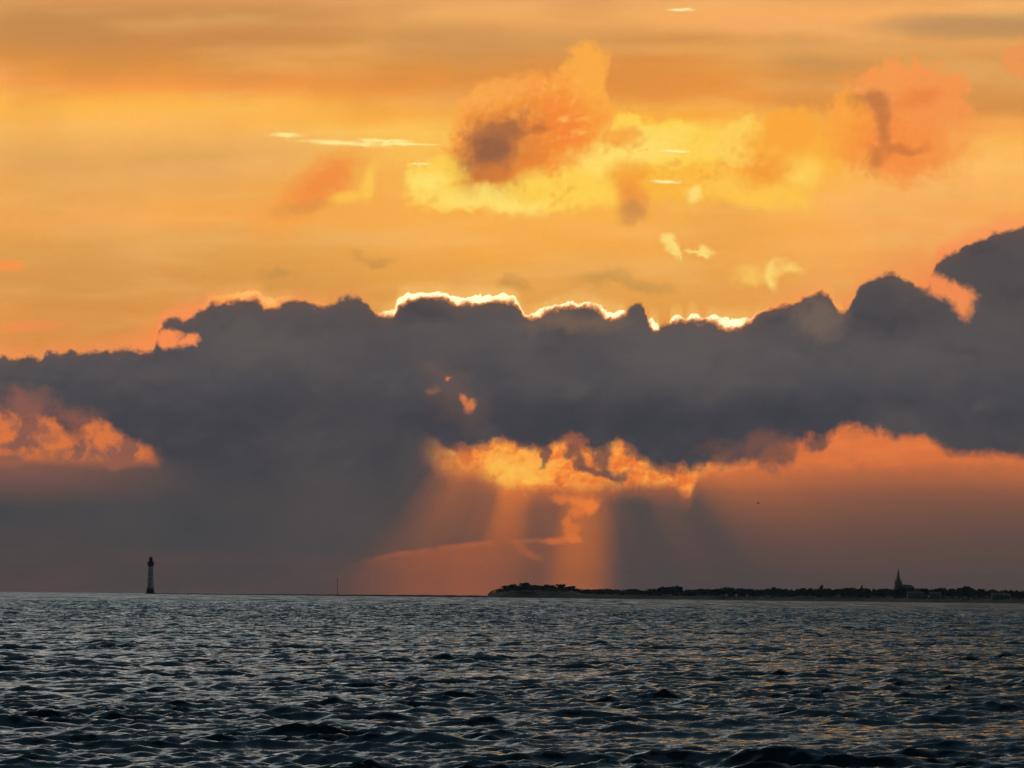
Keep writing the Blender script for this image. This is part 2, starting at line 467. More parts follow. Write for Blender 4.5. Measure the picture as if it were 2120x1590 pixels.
# the big grey shower cloud on the left
sx = X + (Y - 9.5) * 0.85
veil_r = ss(sx + finex * 0.2 + (n_big - 0.5) * 0.8, 10.05, 8.3)
veil_top = mx(ss(Y + (det - 0.5) * 0.5, 9.52, 9.75), ss(X + (det - 0.5) * 1.2, 3.1, 3.6))
veil_bot = curve(X, -1, 12, [(-1, 11.0), (0, 11.1), (2, 11.2), (4, 11.5), (6, 11.9), (7.5, 11.8), (8.5, 11.3), (12, 11.1)])
veil_b = ss(Y - veil_bot + (streak - 0.5) * 0.4 + (n_big - 0.5) * 0.5, 0.6, -0.6)
veil_c = mixc(ss(n_big, 0.3, 0.7), lin((71, 70, 72)), lin((79, 75, 76)))
veil_c = mixc(ss(streak, 0.4, 0.7, 0.0, 0.3), veil_c, lin((84, 76, 77)))
L = mixc(veil_r * veil_top * veil_b, L, veil_c)
# far left: warm glow fading down
L = mixc(ss(X, 4.6, 0.5) * ss(Y, 9.4, 9.7) * ss(Y, 10.6, 9.6) * 0.6, L, lin((150, 96, 80)))
L = mixc(ss(streak, 0.45, 0.7, 0.0, 0.30) * ss(Y, 11.2, 12.0) * ss(X, 9.0, 6.5), L, lin((112, 80, 78)))

# --- the dark bank: its top and base outlines by bearing
barrier(L)
top = [(-2, 7.5), (0, 7.36), (0.3, 7.42), (0.6, 7.34), (0.85, 7.44), (1.0, 7.34), (1.8, 7.28), (2.5, 7.25), (3.15, 7.22), (3.30, 6.78), (3.45, 6.66), (3.8, 6.56), (4.2, 6.45), (4.4, 6.28),
       (4.8, 6.25), (5.2, 6.20), (5.6, 6.34), (6.2, 6.26), (6.6, 6.32), (7.0, 6.15), (7.4, 6.12), (7.65, 6.3), (7.9, 6.55), (8.08, 6.60), (8.25, 6.34), (8.6, 6.19), (9.1, 6.12),
       (9.5, 6.30), (10.0, 6.22), (10.4, 6.22), (10.75, 6.38), (10.9, 6.56), (11.3, 6.46), (11.6, 6.38), (12.0, 6.33), (12.4, 6.42), (12.8, 6.58), (12.98, 6.48), (13.08, 6.36), (13.2, 6.31), (13.3, 6.36), (13.4, 6.52),
       (13.58, 6.78), (13.75, 6.66), (14.5, 6.66), (15.0, 6.76), (15.3, 6.78), (15.7, 6.50), (16.0, 6.38), (16.5, 6.26), (16.9, 6.12), (17.1, 6.08), (17.25, 6.25), (17.45, 6.42),
       (17.7, 6.04), (18.0, 5.80), (18.5, 5.70), (18.8, 5.76), (19.15, 5.95), (19.32, 5.60), (19.5, 5.36), (19.8, 5.20), (20.4, 4.92), (20.8, 4.76), (21.2, 4.72), (22.0, 4.4), (23.5, 4.3)]
topY = curve(X + finex * 0.10, -2.0, 23.5, top, y0=4.0, y1=8.0)
pf = (puff - 0.33) * 0.24 + (det - 0.5) * 0.26 + finey * 0.15
dT = Y - topY - pf                                    # > 0 inside
bot = [(-2, 8.3), (0, 8.55), (0.4, 8.72), (1.0, 8.62), (1.5, 9.05), (2.0, 8.85), (2.6, 9.15), (3.1, 9.25), (3.5, 9.5), (4.2, 9.9), (7.8, 9.9), (8.35, 9.05), (8.5, 8.93), (8.8, 8.96), (9.0, 9.08), (9.4, 9.26),
       (10.0, 9.26), (10.4, 9.14), (10.8, 9.22), (11.1, 9.38), (11.25, 9.30), (11.6, 9.16), (12.05, 9.2), (12.3, 9.32), (12.5, 9.3), (12.75, 9.2), (13.0, 9.22), (13.3, 9.34), (13.8, 9.66), (14.4, 9.70), (15.0, 9.50),
       (15.3, 9.62), (15.8, 9.30), (16.0, 9.16), (16.5, 9.20), (17.2, 9.02), (17.5, 8.88), (18.0, 8.95), (19.0, 9.06), (19.6, 9.36), (20.0, 9.42), (20.6, 9.44), (21.2, 9.52), (23.5, 9.6)]
botY = curve(X + finex * 0.16 + wx * 0.4, -2.0, 23.5, bot, y0=8.0, y1=11.0)
bf = ((0.36 - puff) * 0.34 + wy * 0.9) * ss(X, 18.5, 20.5, 1.0, 0.15) * ss(X, 3.0, 5.0, 1.0, 0.6) + finey * 0.16
dB = botY + bf - Y                                    # > 0 inside
inT = ss(dT, -0.03, 0.09)
soft = ss(X, 3.0, 4.2) * ss(X, 8.8, 7.8)
inB = ss(dB, soft * -0.6 - 0.12, soft * 0.6 + 0.16)
# notches where the glow shows under the overhanging lobes
pk = mx(blob(352, 702, 34, 18, 10, k=1.0, lo=1.5, hi=0.5), blob(388, 709, 26, 11, 0, k=1.0, lo=1.5, hi=0.5))
pk = mx(pk, mx(blob(1938, 588, 34, 26, 30, k=1.1, lo=1.5, hi=0.4), blob(1978, 618, 42, 26, 50, k=1.1, lo=1.5, hi=0.4)))
bank = inT * inB * (1.0 - pk)

# body colour: slate, a little warmer and paler near the lumpy top, darker towards the base
B = ramp(Y, 4, 12, [(4, (84, 76, 78)), (6.2, (90, 82, 80)), (7.0, (85, 80, 82)), (8.0, (78, 76, 80)), (8.8, (67, 67, 73)), (9.4, (65, 65, 71)), (10.5, (74, 71, 76))])
relB = (noise(vm('ADD', WS, (0.02, 0.16, 0.0)), 0.8, 3.0, 0.45) - noise(WS, 0.8, 3.0, 0.45)) * 3.0
B = mixc(ss(relB, 0.0, 0.7, 0.0, 0.30), B, lin((106, 96, 94)))
B = mixc(ss(relB, 0.0, -0.6, 0.0, 0.40), B, lin((54, 54, 62)))
B = mixc(ss(n_big, 0.4, 0.7, 0.0, 0.25), B, lin((104, 94, 90)))
B = mixc(ss(dT, 0.32, 0.0, 0.0, 0.45), B, lin((112, 84, 72)))
for a, c, o_ in (((560, 715, 170, 50, 4), (108, 98, 92), 0.30), ((240, 770, 220, 30, 0), (98, 90, 90), 0.30), ((1480, 745, 190, 60, 4), (106, 97, 93), 0.32), ((1900, 745, 200, 50, 0), (100, 92, 90), 0.30),
                 ((960, 700, 120, 40, 6), (104, 94, 90), 0.25), ((1180, 860, 280, 44, 2), (58, 59, 67), 0.5), ((1840, 650, 110, 60, 10), (62, 63, 71), 0.45), ((2060, 570, 90, 70, 0), (66, 66, 74), 0.4),
                 ((640, 850, 170, 44, 0), (60, 61, 68), 0.4), ((300, 860, 120, 34, 8), (60, 61, 68), 0.35), ((1640, 850, 200, 34, -3), (60, 61, 69), 0.45), ((870, 650, 60, 24, 0), (64, 62, 68), 0.4)):
    B = mixc(blob(*a, k=0.8, lo=1.5, hi=0.1) * o_, B, lin(c))
# holes with the glow behind
hl = blob(926, 783, 7, 7, 0, k=1.0, lo=1.6, hi=0.1)
hl = mx(hl, blob(960, 830, 7, 13, -20, base=WS, k=1.2, lo=1.6, hi=0.2))
hl = mx(hl, blob(972, 838, 14, 8, -45, base=WS, k=1.2, lo=1.6, hi=0.2))
hl = mx(hl, blob(900, 808, 14, 10, 0, k=0.9, lo=1.6, hi=0.2) * 0.25)
B = mixc(blob(945, 820, 90, 50, 40, k=0.7, lo=1.4, hi=0.1) * 0.30, B, lin((130, 96, 80)))
B = mixc(hl * 0.8, B, lin((226, 128, 70)))
B = mixc(blob(1195, 672, 110, 22, 0, k=0.8, lo=1.4, hi=0.1) * 0.5, B, lin((136, 106, 84)))
B = mixc(blob(1700, 665, 60, 45, 0, k=0.8, lo=1.3, hi=0.3) * 0.5, B, lin((130, 108, 92)))
# thin rags at the base catch the glow
B = mixc(blob(1180, 925, 34, 30, 0, k=0.9, lo=1.2, hi=0.4) * 0.7, B, lin((168, 98, 70)))
B = mixc(blob(1590, 930, 120, 24, 0, k=1.2, lo=1.5, hi=0.1) * 0.55, B, lin((140, 90, 76)))
B = mixc(blob(60, 850, 70, 36, 10, k=1.1, lo=1.5, hi=0.1) * 0.5, B, lin((172, 104, 82)))
B = mixc(blob(175, 885, 50, 40, 10, k=1.1, lo=1.5, hi=0.1) * 0.5, B, lin((172, 100, 76)))

# --- what the bank does to the sky just above it: warm halo, then the bright rim
halo_x = curve(X, -2, 23.5, [(-2, 0.35), (1, 0.4), (2.6, 0.5), (3.2, 0.95), (4.2, 0.9), (4.8, 0.5), (6.4, 0.4), (7.0, 0.2), (8, 0.1), (15.5, 0.1), (16.6, 0.4), (17.4, 0.4), (18.8, 0.35), (19.2, 0.95), (20.2, 0.8), (23, 0.5)], y0=0, y1=1)
hr = ss(dT + (det - 0.5) * 0.3, -0.42, -0.02)
C = mixc(hr * halo_x, C, lin((250, 146, 88)))
C = mixc(blob(352, 700, 76, 40, -10, k=0.5, lo=1.5, hi=0.2) * 0.7, C, lin((246, 142, 78)))
C = mixc(blob(1960, 605, 100, 60, 30, k=0.6, lo=1.5, hi=0.2) * 0.8, C, lin((240, 140, 80)))
thk = curve(X, 4.0, 19.0, [(4.0, 0.0), (4.3, 0.10), (4.6, 0.17), (5.4, 0.19), (6.0, 0.13), (6.3, 0.04), (6.6, 0.07), (6.85, 0.02), (7.4, 0.0), (7.7, 0.02), (7.95, 0.10), (8.2, 0.19), (8.6, 0.14), (9.1, 0.12), (9.5, 0.15), (9.9, 0.16), (10.3, 0.13), (10.7, 0.11),
                           (10.88, 0.06), (11.2, 0.09), (11.6, 0.09), (12.0, 0.08), (12.4, 0.11), (12.8, 0.15), (12.95, 0.02), (13.4, 0.0), (13.5, 0.14), (13.62, 0.12), (13.7, 0.0), (13.85, 0.0), (13.95, 0.13), (14.1, 0.12),
                           (14.2, 0.03), (14.32, 0.19), (14.42, 0.18), (14.55, 0.04), (14.7, 0.15), (15.1, 0.20), (15.4, 0.17), (15.8, 0.07), (16.5, 0.05), (17.1, 0.06), (17.4, 0.09), (17.5, 0.0), (19, 0.0)], y0=0.0, y1=0.25) * 0.85
bri = curve(X, 4.0, 19.0, [(4.0, 0.0), (4.6, 0.30), (5.4, 0.42), (6.2, 0.30), (7.5, 0.4), (7.9, 0.55), (8.3, 0.9), (9, 1.0), (13.0, 1.0), (13.5, 0.9), (14.0, 0.85), (15.1, 0.85), (15.5, 0.6), (16.2, 0.35), (19, 0.25)], y0=0, y1=1)
tn = thk * (0.45 + det * 1.1)
rim_c = mixc(ss(bri, 0.3, 0.9), lin((255, 176, 84)), (1.6, 1.28, 0.72))
rim_in = mixc(ss(bri, 0.3, 0.9), lin((240, 136, 72)), lin((240, 150, 78)))
rim_c = mixc(ss(dT, -0.08, 0.03), rim_c, rim_in)
C = mixc(ss(dT + tn, -0.30, 0.0) * bri * ss(thk, 0.01, 0.08) * 0.45, C, lin((255, 206, 116)))
C = mixc(ss(dT + tn, -0.05, 0.0) * bri * ss(thk, 0.03, 0.08) * 0.45, C, lin((255, 160, 84)))
C = mixc(ss(dT + tn, -0.012, 0.02) * ss(thk, 0.01, 0.03) * ss(bri, 0.0, 0.5) * ss(det, 0.28, 0.46, 0.45, 1.0), C, rim_c)

# --- rest of the sky: cold overhead, the low belt all round
nish = NT.nodes.new('ShaderNodeTexSky')
nish.sky_type = 'NISHITA'
nish.sun_disc = False
nish.sun_elevation = SUN_EL
nish.sun_rotation = SUN_AZ
nish.altitude = 10
nish.dust_density = 2.0
cover = noise(vm('MULTIPLY', vec(AZ, EL), (0.03, 0.09, 1.0)), 1.0, 4.0, 0.55)
H = mixc(ss(cover, 0.38, 0.60), cscale(E(nish.outputs[0]), 0.022), (0.740, 0.780, 0.770))
H = mixc(ss(EL, 11.0, 56.0), H, (0.075, 0.140, 0.190))
west = ss(M('ABSOLUTE', AZ), 30.0, 110.0, 1.0, 0.0)
H = cscale(H, west * 0.85 + 0.15)


def bgnode(c):
    b = NT.nodes.new('ShaderNodeBackground')
    plug(b.inputs['Color'], c if isinstance(c, E) else (*c, 1.0))
    return E(b.outputs[0])


def mixs(f, a, b):
    n = NT.nodes.new('ShaderNodeMixShader')
    plug(n.inputs[0], f); plug(n.inputs[1], a); plug(n.inputs[2], b)
    return E(n.outputs[0])


sky = mixs(ss(Y, 8.0, 8.3), bgnode(C), bgnode(L))
sky = mixs(bank, sky, bgnode(B))
sky = mixs(ss(M('ABSOLUTE', AZ), 9.0, 28.0), sky, mixs(ss(M('ABSOLUTE', AZ), 40.0, 110.0), bgnode((0.12, 0.075, 0.06)), bgnode((0.020, 0.025, 0.042))))
sky = mixs(ss(EL, 7.0, 9.5), sky, bgnode(H))
wo = NT.nodes.new('ShaderNodeOutputWorld')
NT.links.new(sky.s, wo.inputs[0])
world.cycles.sampling_method = 'MANUAL'
world.cycles.sample_map_resolution = 256
scn.cycles.use_adaptive_sampling = True
scn.cycles.adaptive_threshold = 0.02
scn.cycles.adaptive_min_samples = 8

# ================================================================== helpers for the real things
def surf(d):
    """height of the still sea surface at distance d"""
    return -d * d / (2 * RE)


def at(px, py, d):
    """the point seen at pixel (px, py) of the photograph, d metres away (forward)"""
    v = cf + cr * ((px - 1060.0) / FPX) + cu * ((795.0 - py) / FPX)
    v = v / v.y
    return Vector((0, 0, CAMZ)) + v * d


def material(name, base=(0.5, 0.5, 0.5), rough=0.8, var=None, scale=1.0, bump=0.0, bscale=5.0, spec=0.3, stretch=(1, 1, 1)):
    """rough natural surface: two tones mixed by noise, optional bump"""
    mt = bpy.data.materials.new(name)
    mt.use_nodes = True
    nt = mt.node_tree
    b = nt.nodes['Principled BSDF']
    b.inputs['Roughness'].default_value = rough
    b.inputs['Specular IOR Level'].default_value = spec
    b.inputs['Base Color'].default_value = (*base, 1)
    t = nt.nodes.new('ShaderNodeTexCoord')
    mp = nt.nodes.new('ShaderNodeMapping')
    mp.inputs['Scale'].default_value = stretch
    nt.links.new(t.outputs['Object'], mp.inputs[0])
    if var is not None:
        n = nt.nodes.new('ShaderNodeTexNoise')
        n.inputs['Scale'].default_value = scale
        n.inputs['Detail'].default_value = 5
        nt.links.new(mp.outputs[0], n.inputs['Vector'])
        r_ = nt.nodes.new('ShaderNodeMapRange')
        r_.interpolation_type = 'SMOOTHSTEP'
        r_.inputs[1].default_value = 0.35; r_.inputs[2].default_value = 0.65
        nt.links.new(n.outputs[0], r_.inputs[0])
        mxn = nt.nodes.new('ShaderNodeMix')
        mxn.data_type = 'RGBA'
        nt.links.new(r_.outputs[0], mxn.inputs[0])
        mxn.inputs[6].default_value = (*base, 1)
        mxn.inputs[7].default_value = (*var, 1)
        nt.links.new(mxn.outputs[2], b.inputs['Base Color'])
    if bump:
        n2 = nt.nodes.new('ShaderNodeTexNoise')
        n2.inputs['Scale'].default_value = bscale
        n2.inputs['Detail'].default_value = 4
        nt.links.new(mp.outputs[0], n2.inputs['Vector'])
        bp = nt.nodes.new('ShaderNodeBump')
        bp.inputs['Strength'].default_value = 1.0
        bp.inputs['Distance'].default_value = bump
        nt.links.new(n2.outputs[0], bp.inputs['Height'])
        nt.links.new(bp.outputs[0], b.inputs['Normal'])
    return mt


def mesh_obj(name, verts, faces, mat, parent=None, smooth=False, loc=None):
    me = bpy.data.meshes.new(name)
    me.from_pydata([tuple(v) for v in verts], [], faces)
    me.update()
    if smooth:
        me.polygons.foreach_set('use_smooth', [True] * len(me.polygons))
    if mat:
        me.materials.append(mat)
    o = bpy.data.objects.new(name, me)
    COL.objects.link(o)
    if parent:
        o.parent = parent
    if loc is not None:
        o.location = loc
    return o


def bm_obj(name, bm, mat, parent=None, smooth=False, loc=None):
    me = bpy.data.meshes.new(name)
    bmesh.ops.recalc_face_normals(bm, faces=bm.faces)
    bm.to_mesh(me)
    bm.free()
    if smooth:
        me.polygons.foreach_set('use_smooth', [True] * len(me.polygons))
    me.materials.append(mat)
    o = bpy.data.objects.new(name, me)
    COL.objects.link(o)
    if parent:
        o.parent = parent
    if loc is not None:
        o.location = loc
    return o


def tag(o, label=None, cat=None, group=None, kind=None):
    for k, v in (('label', label), ('category', cat), ('group', group), ('kind', kind)):
        if v:
            o[k] = v
    return o


def empty(name, loc, rz=0.0):
    o = bpy.data.objects.new(name, None)
    COL.objects.link(o)
    o.location = loc
    o.rotation_euler = (0, 0, rz)
    o.empty_display_size = 1
    return o


def grid_mesh(name, V, nr, nc, mat, smooth=True):
    """V: (nr*nc, 3) array -> quad grid"""
    me = bpy.data.meshes.new(name)
    me.vertices.add(nr * nc)
    me.vertices.foreach_set('co', np.ascontiguousarray(V, dtype=np.float32).ravel())
    i = np.arange(nr * nc, dtype=np.int32).reshape(nr, nc)
    q = np.stack([i[:-1, :-1], i[:-1, 1:], i[1:, 1:], i[1:, :-1]], axis=-1).reshape(-1, 4)
    nq = len(q)
    me.loops.add(nq * 4)
    me.loops.foreach_set('vertex_index', q.ravel())
    me.polygons.add(nq)
    me.polygons.foreach_set('loop_start', np.arange(0, nq * 4, 4, dtype=np.int32))
    me.polygons.foreach_set('loop_total', np.full(nq, 4, dtype=np.int32))
    me.polygons.foreach_set('use_smooth', np.full(nq, smooth, dtype=bool))
    me.update(calc_edges=True)
    me.materials.append(mat)
    o = bpy.data.objects.new(name, me)
    COL.objects.link(o)
    return o


# ================================================================== the sea
def sea_material():
    mt = bpy.data.materials.new('sea_water')
    mt.use_nodes = True
    nt = mt.node_tree
    b = nt.nodes['Principled BSDF']
    b.inputs['Base Color'].default_value = (0.008, 0.040, 0.056, 1)
    b.inputs['Roughness'].default_value = 0.06
    b.inputs['IOR'].default_value = 1.333
    g = nt.nodes.new('ShaderNodeNewGeometry')
    sp = nt.nodes.new('ShaderNodeSeparateXYZ')
    nt.links.new(g.outputs['Position'], sp.inputs[0])

    def mr(sock, lo, hi, a=0.0, b_=1.0):
        n = nt.nodes.new('ShaderNodeMapRange')
        n.interpolation_type = 'SMOOTHSTEP'
        nt.links.new(sock, n.inputs[0])
        for i, v in enumerate((lo, hi, a, b_)):
            n.inputs[i + 1].default_value = v
        return n.outputs[0]

    def vmath(op, a, b_=None, sc=None):
        n = nt.nodes.new('ShaderNodeVectorMath')
        n.operation = op
        for i, v in enumerate((a, b_)):
            if v is None: continue
            if hasattr(v, 'links'): nt.links.new(v, n.inputs[i])
            else: n.inputs[i].default_value = v
        if sc is not None:
            if hasattr(sc, 'links'): nt.links.new(sc, n.inputs['Scale'])
            else: n.inputs['Scale'].default_value = sc
        return n.outputs[0]

    def slope(stretch, amp, detail, rough, w=0.0, bias=0.0):
        """two independent noises read as the surface slope east and north: holds at any distance"""
        mp = nt.nodes.new('ShaderNodeMapping')
        mp.inputs['Scale'].default_value = stretch
        mp.inputs['Rotation'].default_value = (0, 0, w)
        nt.links.new(g.outputs['Position'], mp.inputs[0])
        n = nt.nodes.new('ShaderNodeTexNoise')
        n.noise_dimensions = '2D'
        n.inputs['Scale'].default_value = 1.0
        n.inputs['Detail'].default_value = detail
        n.inputs['Roughness'].default_value = rough
        nt.links.new(mp.outputs[0], n.inputs['Vector'])
        v = vmath('SUBTRACT', n.outputs['Color'], (0.5, 0.5, 0.5))
        v = vmath('MULTIPLY', v, (amp * 0.7, amp, 0.0))
        if bias:          # seen this low, only the near flanks of the waves show: keep the slope on that side
            ab = vmath('ABSOLUTE', v)
            v = vmath('ADD', vmath('MULTIPLY', v, (1.0, 1.0 - bias, 0.0)), vmath('MULTIPLY', ab, (0.0, -bias, 0.0)))
        return v
    far = sp.outputs[1]

    def vmul(a, b_):
        n = nt.nodes.new('ShaderNodeMath')
        n.operation = 'MULTIPLY'
        nt.links.new(a, n.inputs[0]); nt.links.new(b_, n.inputs[1])
        return n.outputs[0]
    v = slope((1.7, 1.25, 1), RIPPLE, 2.5, 0.55, 0.12, 0.85)
    v2 = vmath('SCALE', slope((0.45, 0.22, 1), 1.0, 2.5, 0.6, 0.1, 1.0), sc=vmul(mr(far, 130.0, 700.0), mr(far, 900.0, 2400.0, 1.0, 0.35)))
    v3 = vmath('SCALE', slope((0.20, 0.022, 1), 1.1, 3.0, 0.65, 0.0, 1.0), sc=mr(far, 300.0, 1000.0))
    v = vmath('SCALE', v, sc=mr(far, 400.0, 1800.0, 1.0, 0.35))
    v25 = vmath('SCALE', slope((0.30, 0.075, 1), 1.0, 2.5, 0.6, 0.05, 0.9), sc=vmul(mr(far, 220.0, 800.0), mr(far, 900.0, 2400.0, 1.0, 0.35)))
    v = vmath('ADD', v, v25)
    v4 = vmath('SCALE', slope((0.13, 0.0035, 1), 1.9, 3.0, 0.65, 0.0, 0.6), sc=mr(far, 900.0, 2200.0))
    v = vmath('ADD', vmath('ADD', v, v2), vmath('ADD', vmath('ADD', v3, v4), (0.0, -0.035, 0.0)))
    nrm = vmath('NORMALIZE', vmath('ADD', g.outputs['Normal'], v))
    nt.links.new(nrm, b.inputs['Normal'])
    return mt


RIPPLE = 0.70


def waves():
    """wind sea coming towards the shore we stand on: (kx, ky, amp, phase, wavelength)"""
    ws_ = []
    lam = np.exp(np.linspace(np.log(0.32), np.log(13.0), 140))
    lp = 4.8
    for L_ in lam:
        k = 2 * math.pi / L_
        kp = 2 * math.pi / lp
        # amplitude per logarithmic band, steepness roughly even below the peak
        a = (0.0084 if L_ > 1.8 else 0.0076) * L_ ** 0.88 * math.exp(-0.9 * (kp / k) ** 2 + 0.9 * 0.15)
        sprd = 0.30 + 0.30 * max(0, math.log(lp / L_)) / 2.0
        th = -math.pi / 2 + 0.16 + rng.normal(0, sprd)
        ws_.append((k * math.cos(th), k * math.sin(th), a * rng.uniform(0.5, 1.5), rng.uniform(0, 2 * math.pi), L_))
    return ws_


WAVES = waves()


def displace(x, y, cell):
    """cell: local grid spacing in metres; waves too short for the grid fade out"""
    z = np.zeros_like(x); sx_ = np.zeros_like(x); sy_ = np.zeros_like(x)
    # groups: the sea is livelier in some patches than in others
    g = 1.0 + 0.28 * np.sin(x * 0.11 + 1.3 + 0.9 * np.sin(y * 0.031)) * np.sin(y * 0.073 + 0.4 + 0.8 * np.sin(x * 0.047)) + 0.18 * np.sin(x * 0.31 - y * 0.17)
    for kx, ky, a, ph, L_ in WAVES:
        f = np.clip((L_ / cell - 1.0) / 1.5, 0, 1)
        if f.max() <= 0:
            continue
        p = (kx * x + ky * y + ph).astype(np.float32)
        aa = (a * f * g).astype(np.float32)
        c = np.cos(p); s = np.sin(p)
        z += aa * c
        k = math.hypot(kx, ky)
        sx_ -= aa * s * (kx / k); sy_ -= aa * s * (ky / k)
    return z, sx_ * 0.85, sy_ * 0.85


def sea():
    mat = sea_material()
    # distance rows
    d = [2.0]
    while d[-1] < 70: d.append(d[-1] + 2.0)
    while d[-1] < 14000:
        D = d[-1]
        if D < 4500:
            d.append(D + max(0.10, 0.00115 * D * (1 if D < 1500 else 1.8)))
        else:
            d.append(D + 40)
    d = np.array(d)
    # bearings: dense over and a little beyond the view, sparse to the sides
    a = list(np.arange(-9.0, 9.001, 0.036))
    st = 0.036; v = a[-1]; side = []
    while v < 70:
        st *= 1.05; v += st; side.append(v)
    a = np.radians(np.array([-s for s in reversed(side)] + a + side))
    nr, nc = len(d), len(a)
    A, Dm = np.meshgrid(a, d)
    x = (Dm * np.sin(A)).astype(np.float64); y = (Dm * np.cos(A)).astype(np.float64)
    rowsp = np.gradient(d)[:, None] * np.ones_like(A)
    colsp = (np.gradient(a)[None, :] * Dm)
    # rows run across the waves' travel: judge mostly by row spacing, and by half the column spacing
    cell = np.maximum(rowsp, colsp * 0.55)
    z, ox, oy = displace(x, y, cell)
    V = np.stack([x + ox, y + oy, z + surf(Dm)], axis=-1).reshape(-1, 3)
    o = grid_mesh('sea', V, nr, nc, mat)
    tag(o, kind='structure')
    print('sea grid', nr, nc, nr * nc, 'rms', float(z[(Dm > 100) & (Dm < 200)].std()))
    return o


sea()

# ================================================================== land
SHORE = [(-400, 9000), (300, 4650), (700, 4620), (1000, 4550), (1400, 4300), (2120, 3900), (3200, 3500)]


def interp(p, x):
    return float(np.interp(x, [q[0] for q in p], [q[1] for q in p]))


def xy(px, d):
    v = at(px, 1240, d)
    return v.x, v.y


m_sand = material('wet_sand', (0.075, 0.068, 0.06), 0.8, (0.05, 0.047, 0.044), 0.05, stretch=(1, 1, 1))
m_dune = material('dune_grass', (0.07, 0.075, 0.045), 0.9, (0.14, 0.13, 0.09), 0.06)
m_rock = material('reef_rock', (0.05, 0.048, 0.045), 0.8, (0.09, 0.085, 0.075), 0.3)
m_leaf = material('foliage', (0.045, 0.06, 0.03), 0.8, (0.08, 0.09, 0.045), 0.25)
m_leaf2 = material('pine_foliage', (0.035, 0.05, 0.03), 0.8, (0.06, 0.075, 0.04), 0.3)
m_bark = material('bark', (0.10, 0.08, 0.06), 0.9, (0.06, 0.05, 0.04), 1.0)
m_stone = material('church_limestone', (0.36, 0.34, 0.30), 0.85, (0.26, 0.25, 0.23), 0.4)
m_slate = material('slate_spire', (0.10, 0.10, 0.11), 0.6, (0.07, 0.07, 0.08), 0.6)
m_tile = material('clay_tiles', (0.22, 0.12, 0.08), 0.8, (0.16, 0.09, 0.06), 0.6)
m_white = material('lighthouse_white_paint', (0.78, 0.78, 0.76), 0.6, (0.66, 0.67, 0.66), 0.25)
m_red = material('lighthouse_red_paint', (0.20, 0.02, 0.015), 0.5, (0.14, 0.015, 0.012), 0.5)
m_dark = material('dark_masonry', (0.05, 0.045, 0.045), 0.85, (0.08, 0.07, 0.065), 0.5)
m_metal = material('dark_metal', (0.03, 0.03, 0.035), 0.5, (0.05, 0.05, 0.05), 2.0)
m_wall = material('weathered_lime_wall', (0.30, 0.30, 0.28), 0.8, (0.24, 0.24, 0.23), 0.4)
m_shut = material('green_shutters', (0.05, 0.12, 0.09), 0.6, (0.04, 0.10, 0.08), 1.0)
m_void = material('louvred_opening', (0.02, 0.02, 0.02), 0.9, (0.03, 0.03, 0.03), 1.0)
m_glass = bpy.data.materials.new('lantern_glass')
m_glass.use_nodes = True
_b = m_glass.node_tree.nodes['Principled BSDF']
_b.inputs['Base Color'].default_value = (0.05, 0.06, 0.07, 1)
_b.inputs['Roughness'].default_value = 0.1
m_rust = material('rusty_iron', (0.12, 0.05, 0.03), 0.8, (0.07, 0.035, 0.025), 3.0)
m_feather = material('gull_plumage', (0.25, 0.25, 0.26), 0.8, (0.16, 0.16, 0.17), 6.0)

GROUND = [(940, 0.0), (985, 0.5), (1010, 1.6), (1030, 4.6), (1060, 6.6), (1180, 6.2), (1215, 4.2), (1400, 3.2), (3200, 3.4)]


def ground_z(px, d):
    return interp(GROUND, px) + surf(d)


def land_strip():
    pxs = np.concatenate([np.arange(930, 1240, 4.0), np.arange(1240, 2300, 8.0), np.arange(2300, 3200, 40.0)])
    offs = [0, 6, 14, 30, 34, 44, 60, 90, 150, 300, 700, 1500]
    prof = [-0.6, 0.05, 0.35, 0.62, 0.8, 1.15, 1.3, 1.25, 1.0, 1.0, 0.9, 0.7]
    V = []
    for o_, p_ in zip(offs, prof):
        for px in pxs:
            d0 = interp(SHORE, px) + 6 * math.sin(px * 0.03) + 3 * math.sin(px * 0.11)
            d = d0 + o_
            x, y = xy(px, d)
            G = interp(GROUND, px)
            if p_ < 0:
                z = p_
            elif p_ < 0.7:
                z = p_ * 1.3 * min(1, G / 2.0)                  # beach
            else:
                z = (0.9 + (G - 0.9) * (p_ - 0.62) / 0.68 if G > 0.9 else G * p_) + 0.25 * math.sin(px * 0.21 + o_) * min(1, G / 3)
            V.append((x, y, z + surf(d)))
    n = len(pxs)
    nb = 4
    A = np.array(V).reshape(len(offs), n, 3)
    o = grid_mesh('beach', A[:nb].reshape(-1, 3), nb, n, m_sand)
    tag(o, kind='structure')
    o = grid_mesh('land', A[nb - 1:].reshape(-1, 3), len(offs) - nb + 1, n, m_dune)
    tag(o, kind='structure')


land_strip()


def sandbar():
    """the low spit that runs out from the point towards the lighthouse"""
    pxs = np.arange(322, 1010, 5.0)
    offs = [0, 5, 20, 40, 60]
    V = []
    for k, o_ in enumerate(offs):
        for px in pxs:
            d = interp(SHORE, px) + o_ + 4 * math.sin(px * 0.05)
            x, y = xy(px, d)
            h = (0.75 + 1.1 * min(1, max(0, (px - 480) / 420)) + 0.12 * math.sin(px * 0.13) + 0.08 * math.sin(px * 0.37)) * min(1, (px - 318) / 40)
            V.append((x, y, (h * [0, 0.7, 1.0, 0.8, 0][k]) - (0.5 if k in (0, 4) else 0) + surf(d)))
    o = grid_mesh('sandbar', np.array(V), len(offs), len(pxs), m_rock)
    tag(o, kind='structure')


sandbar()


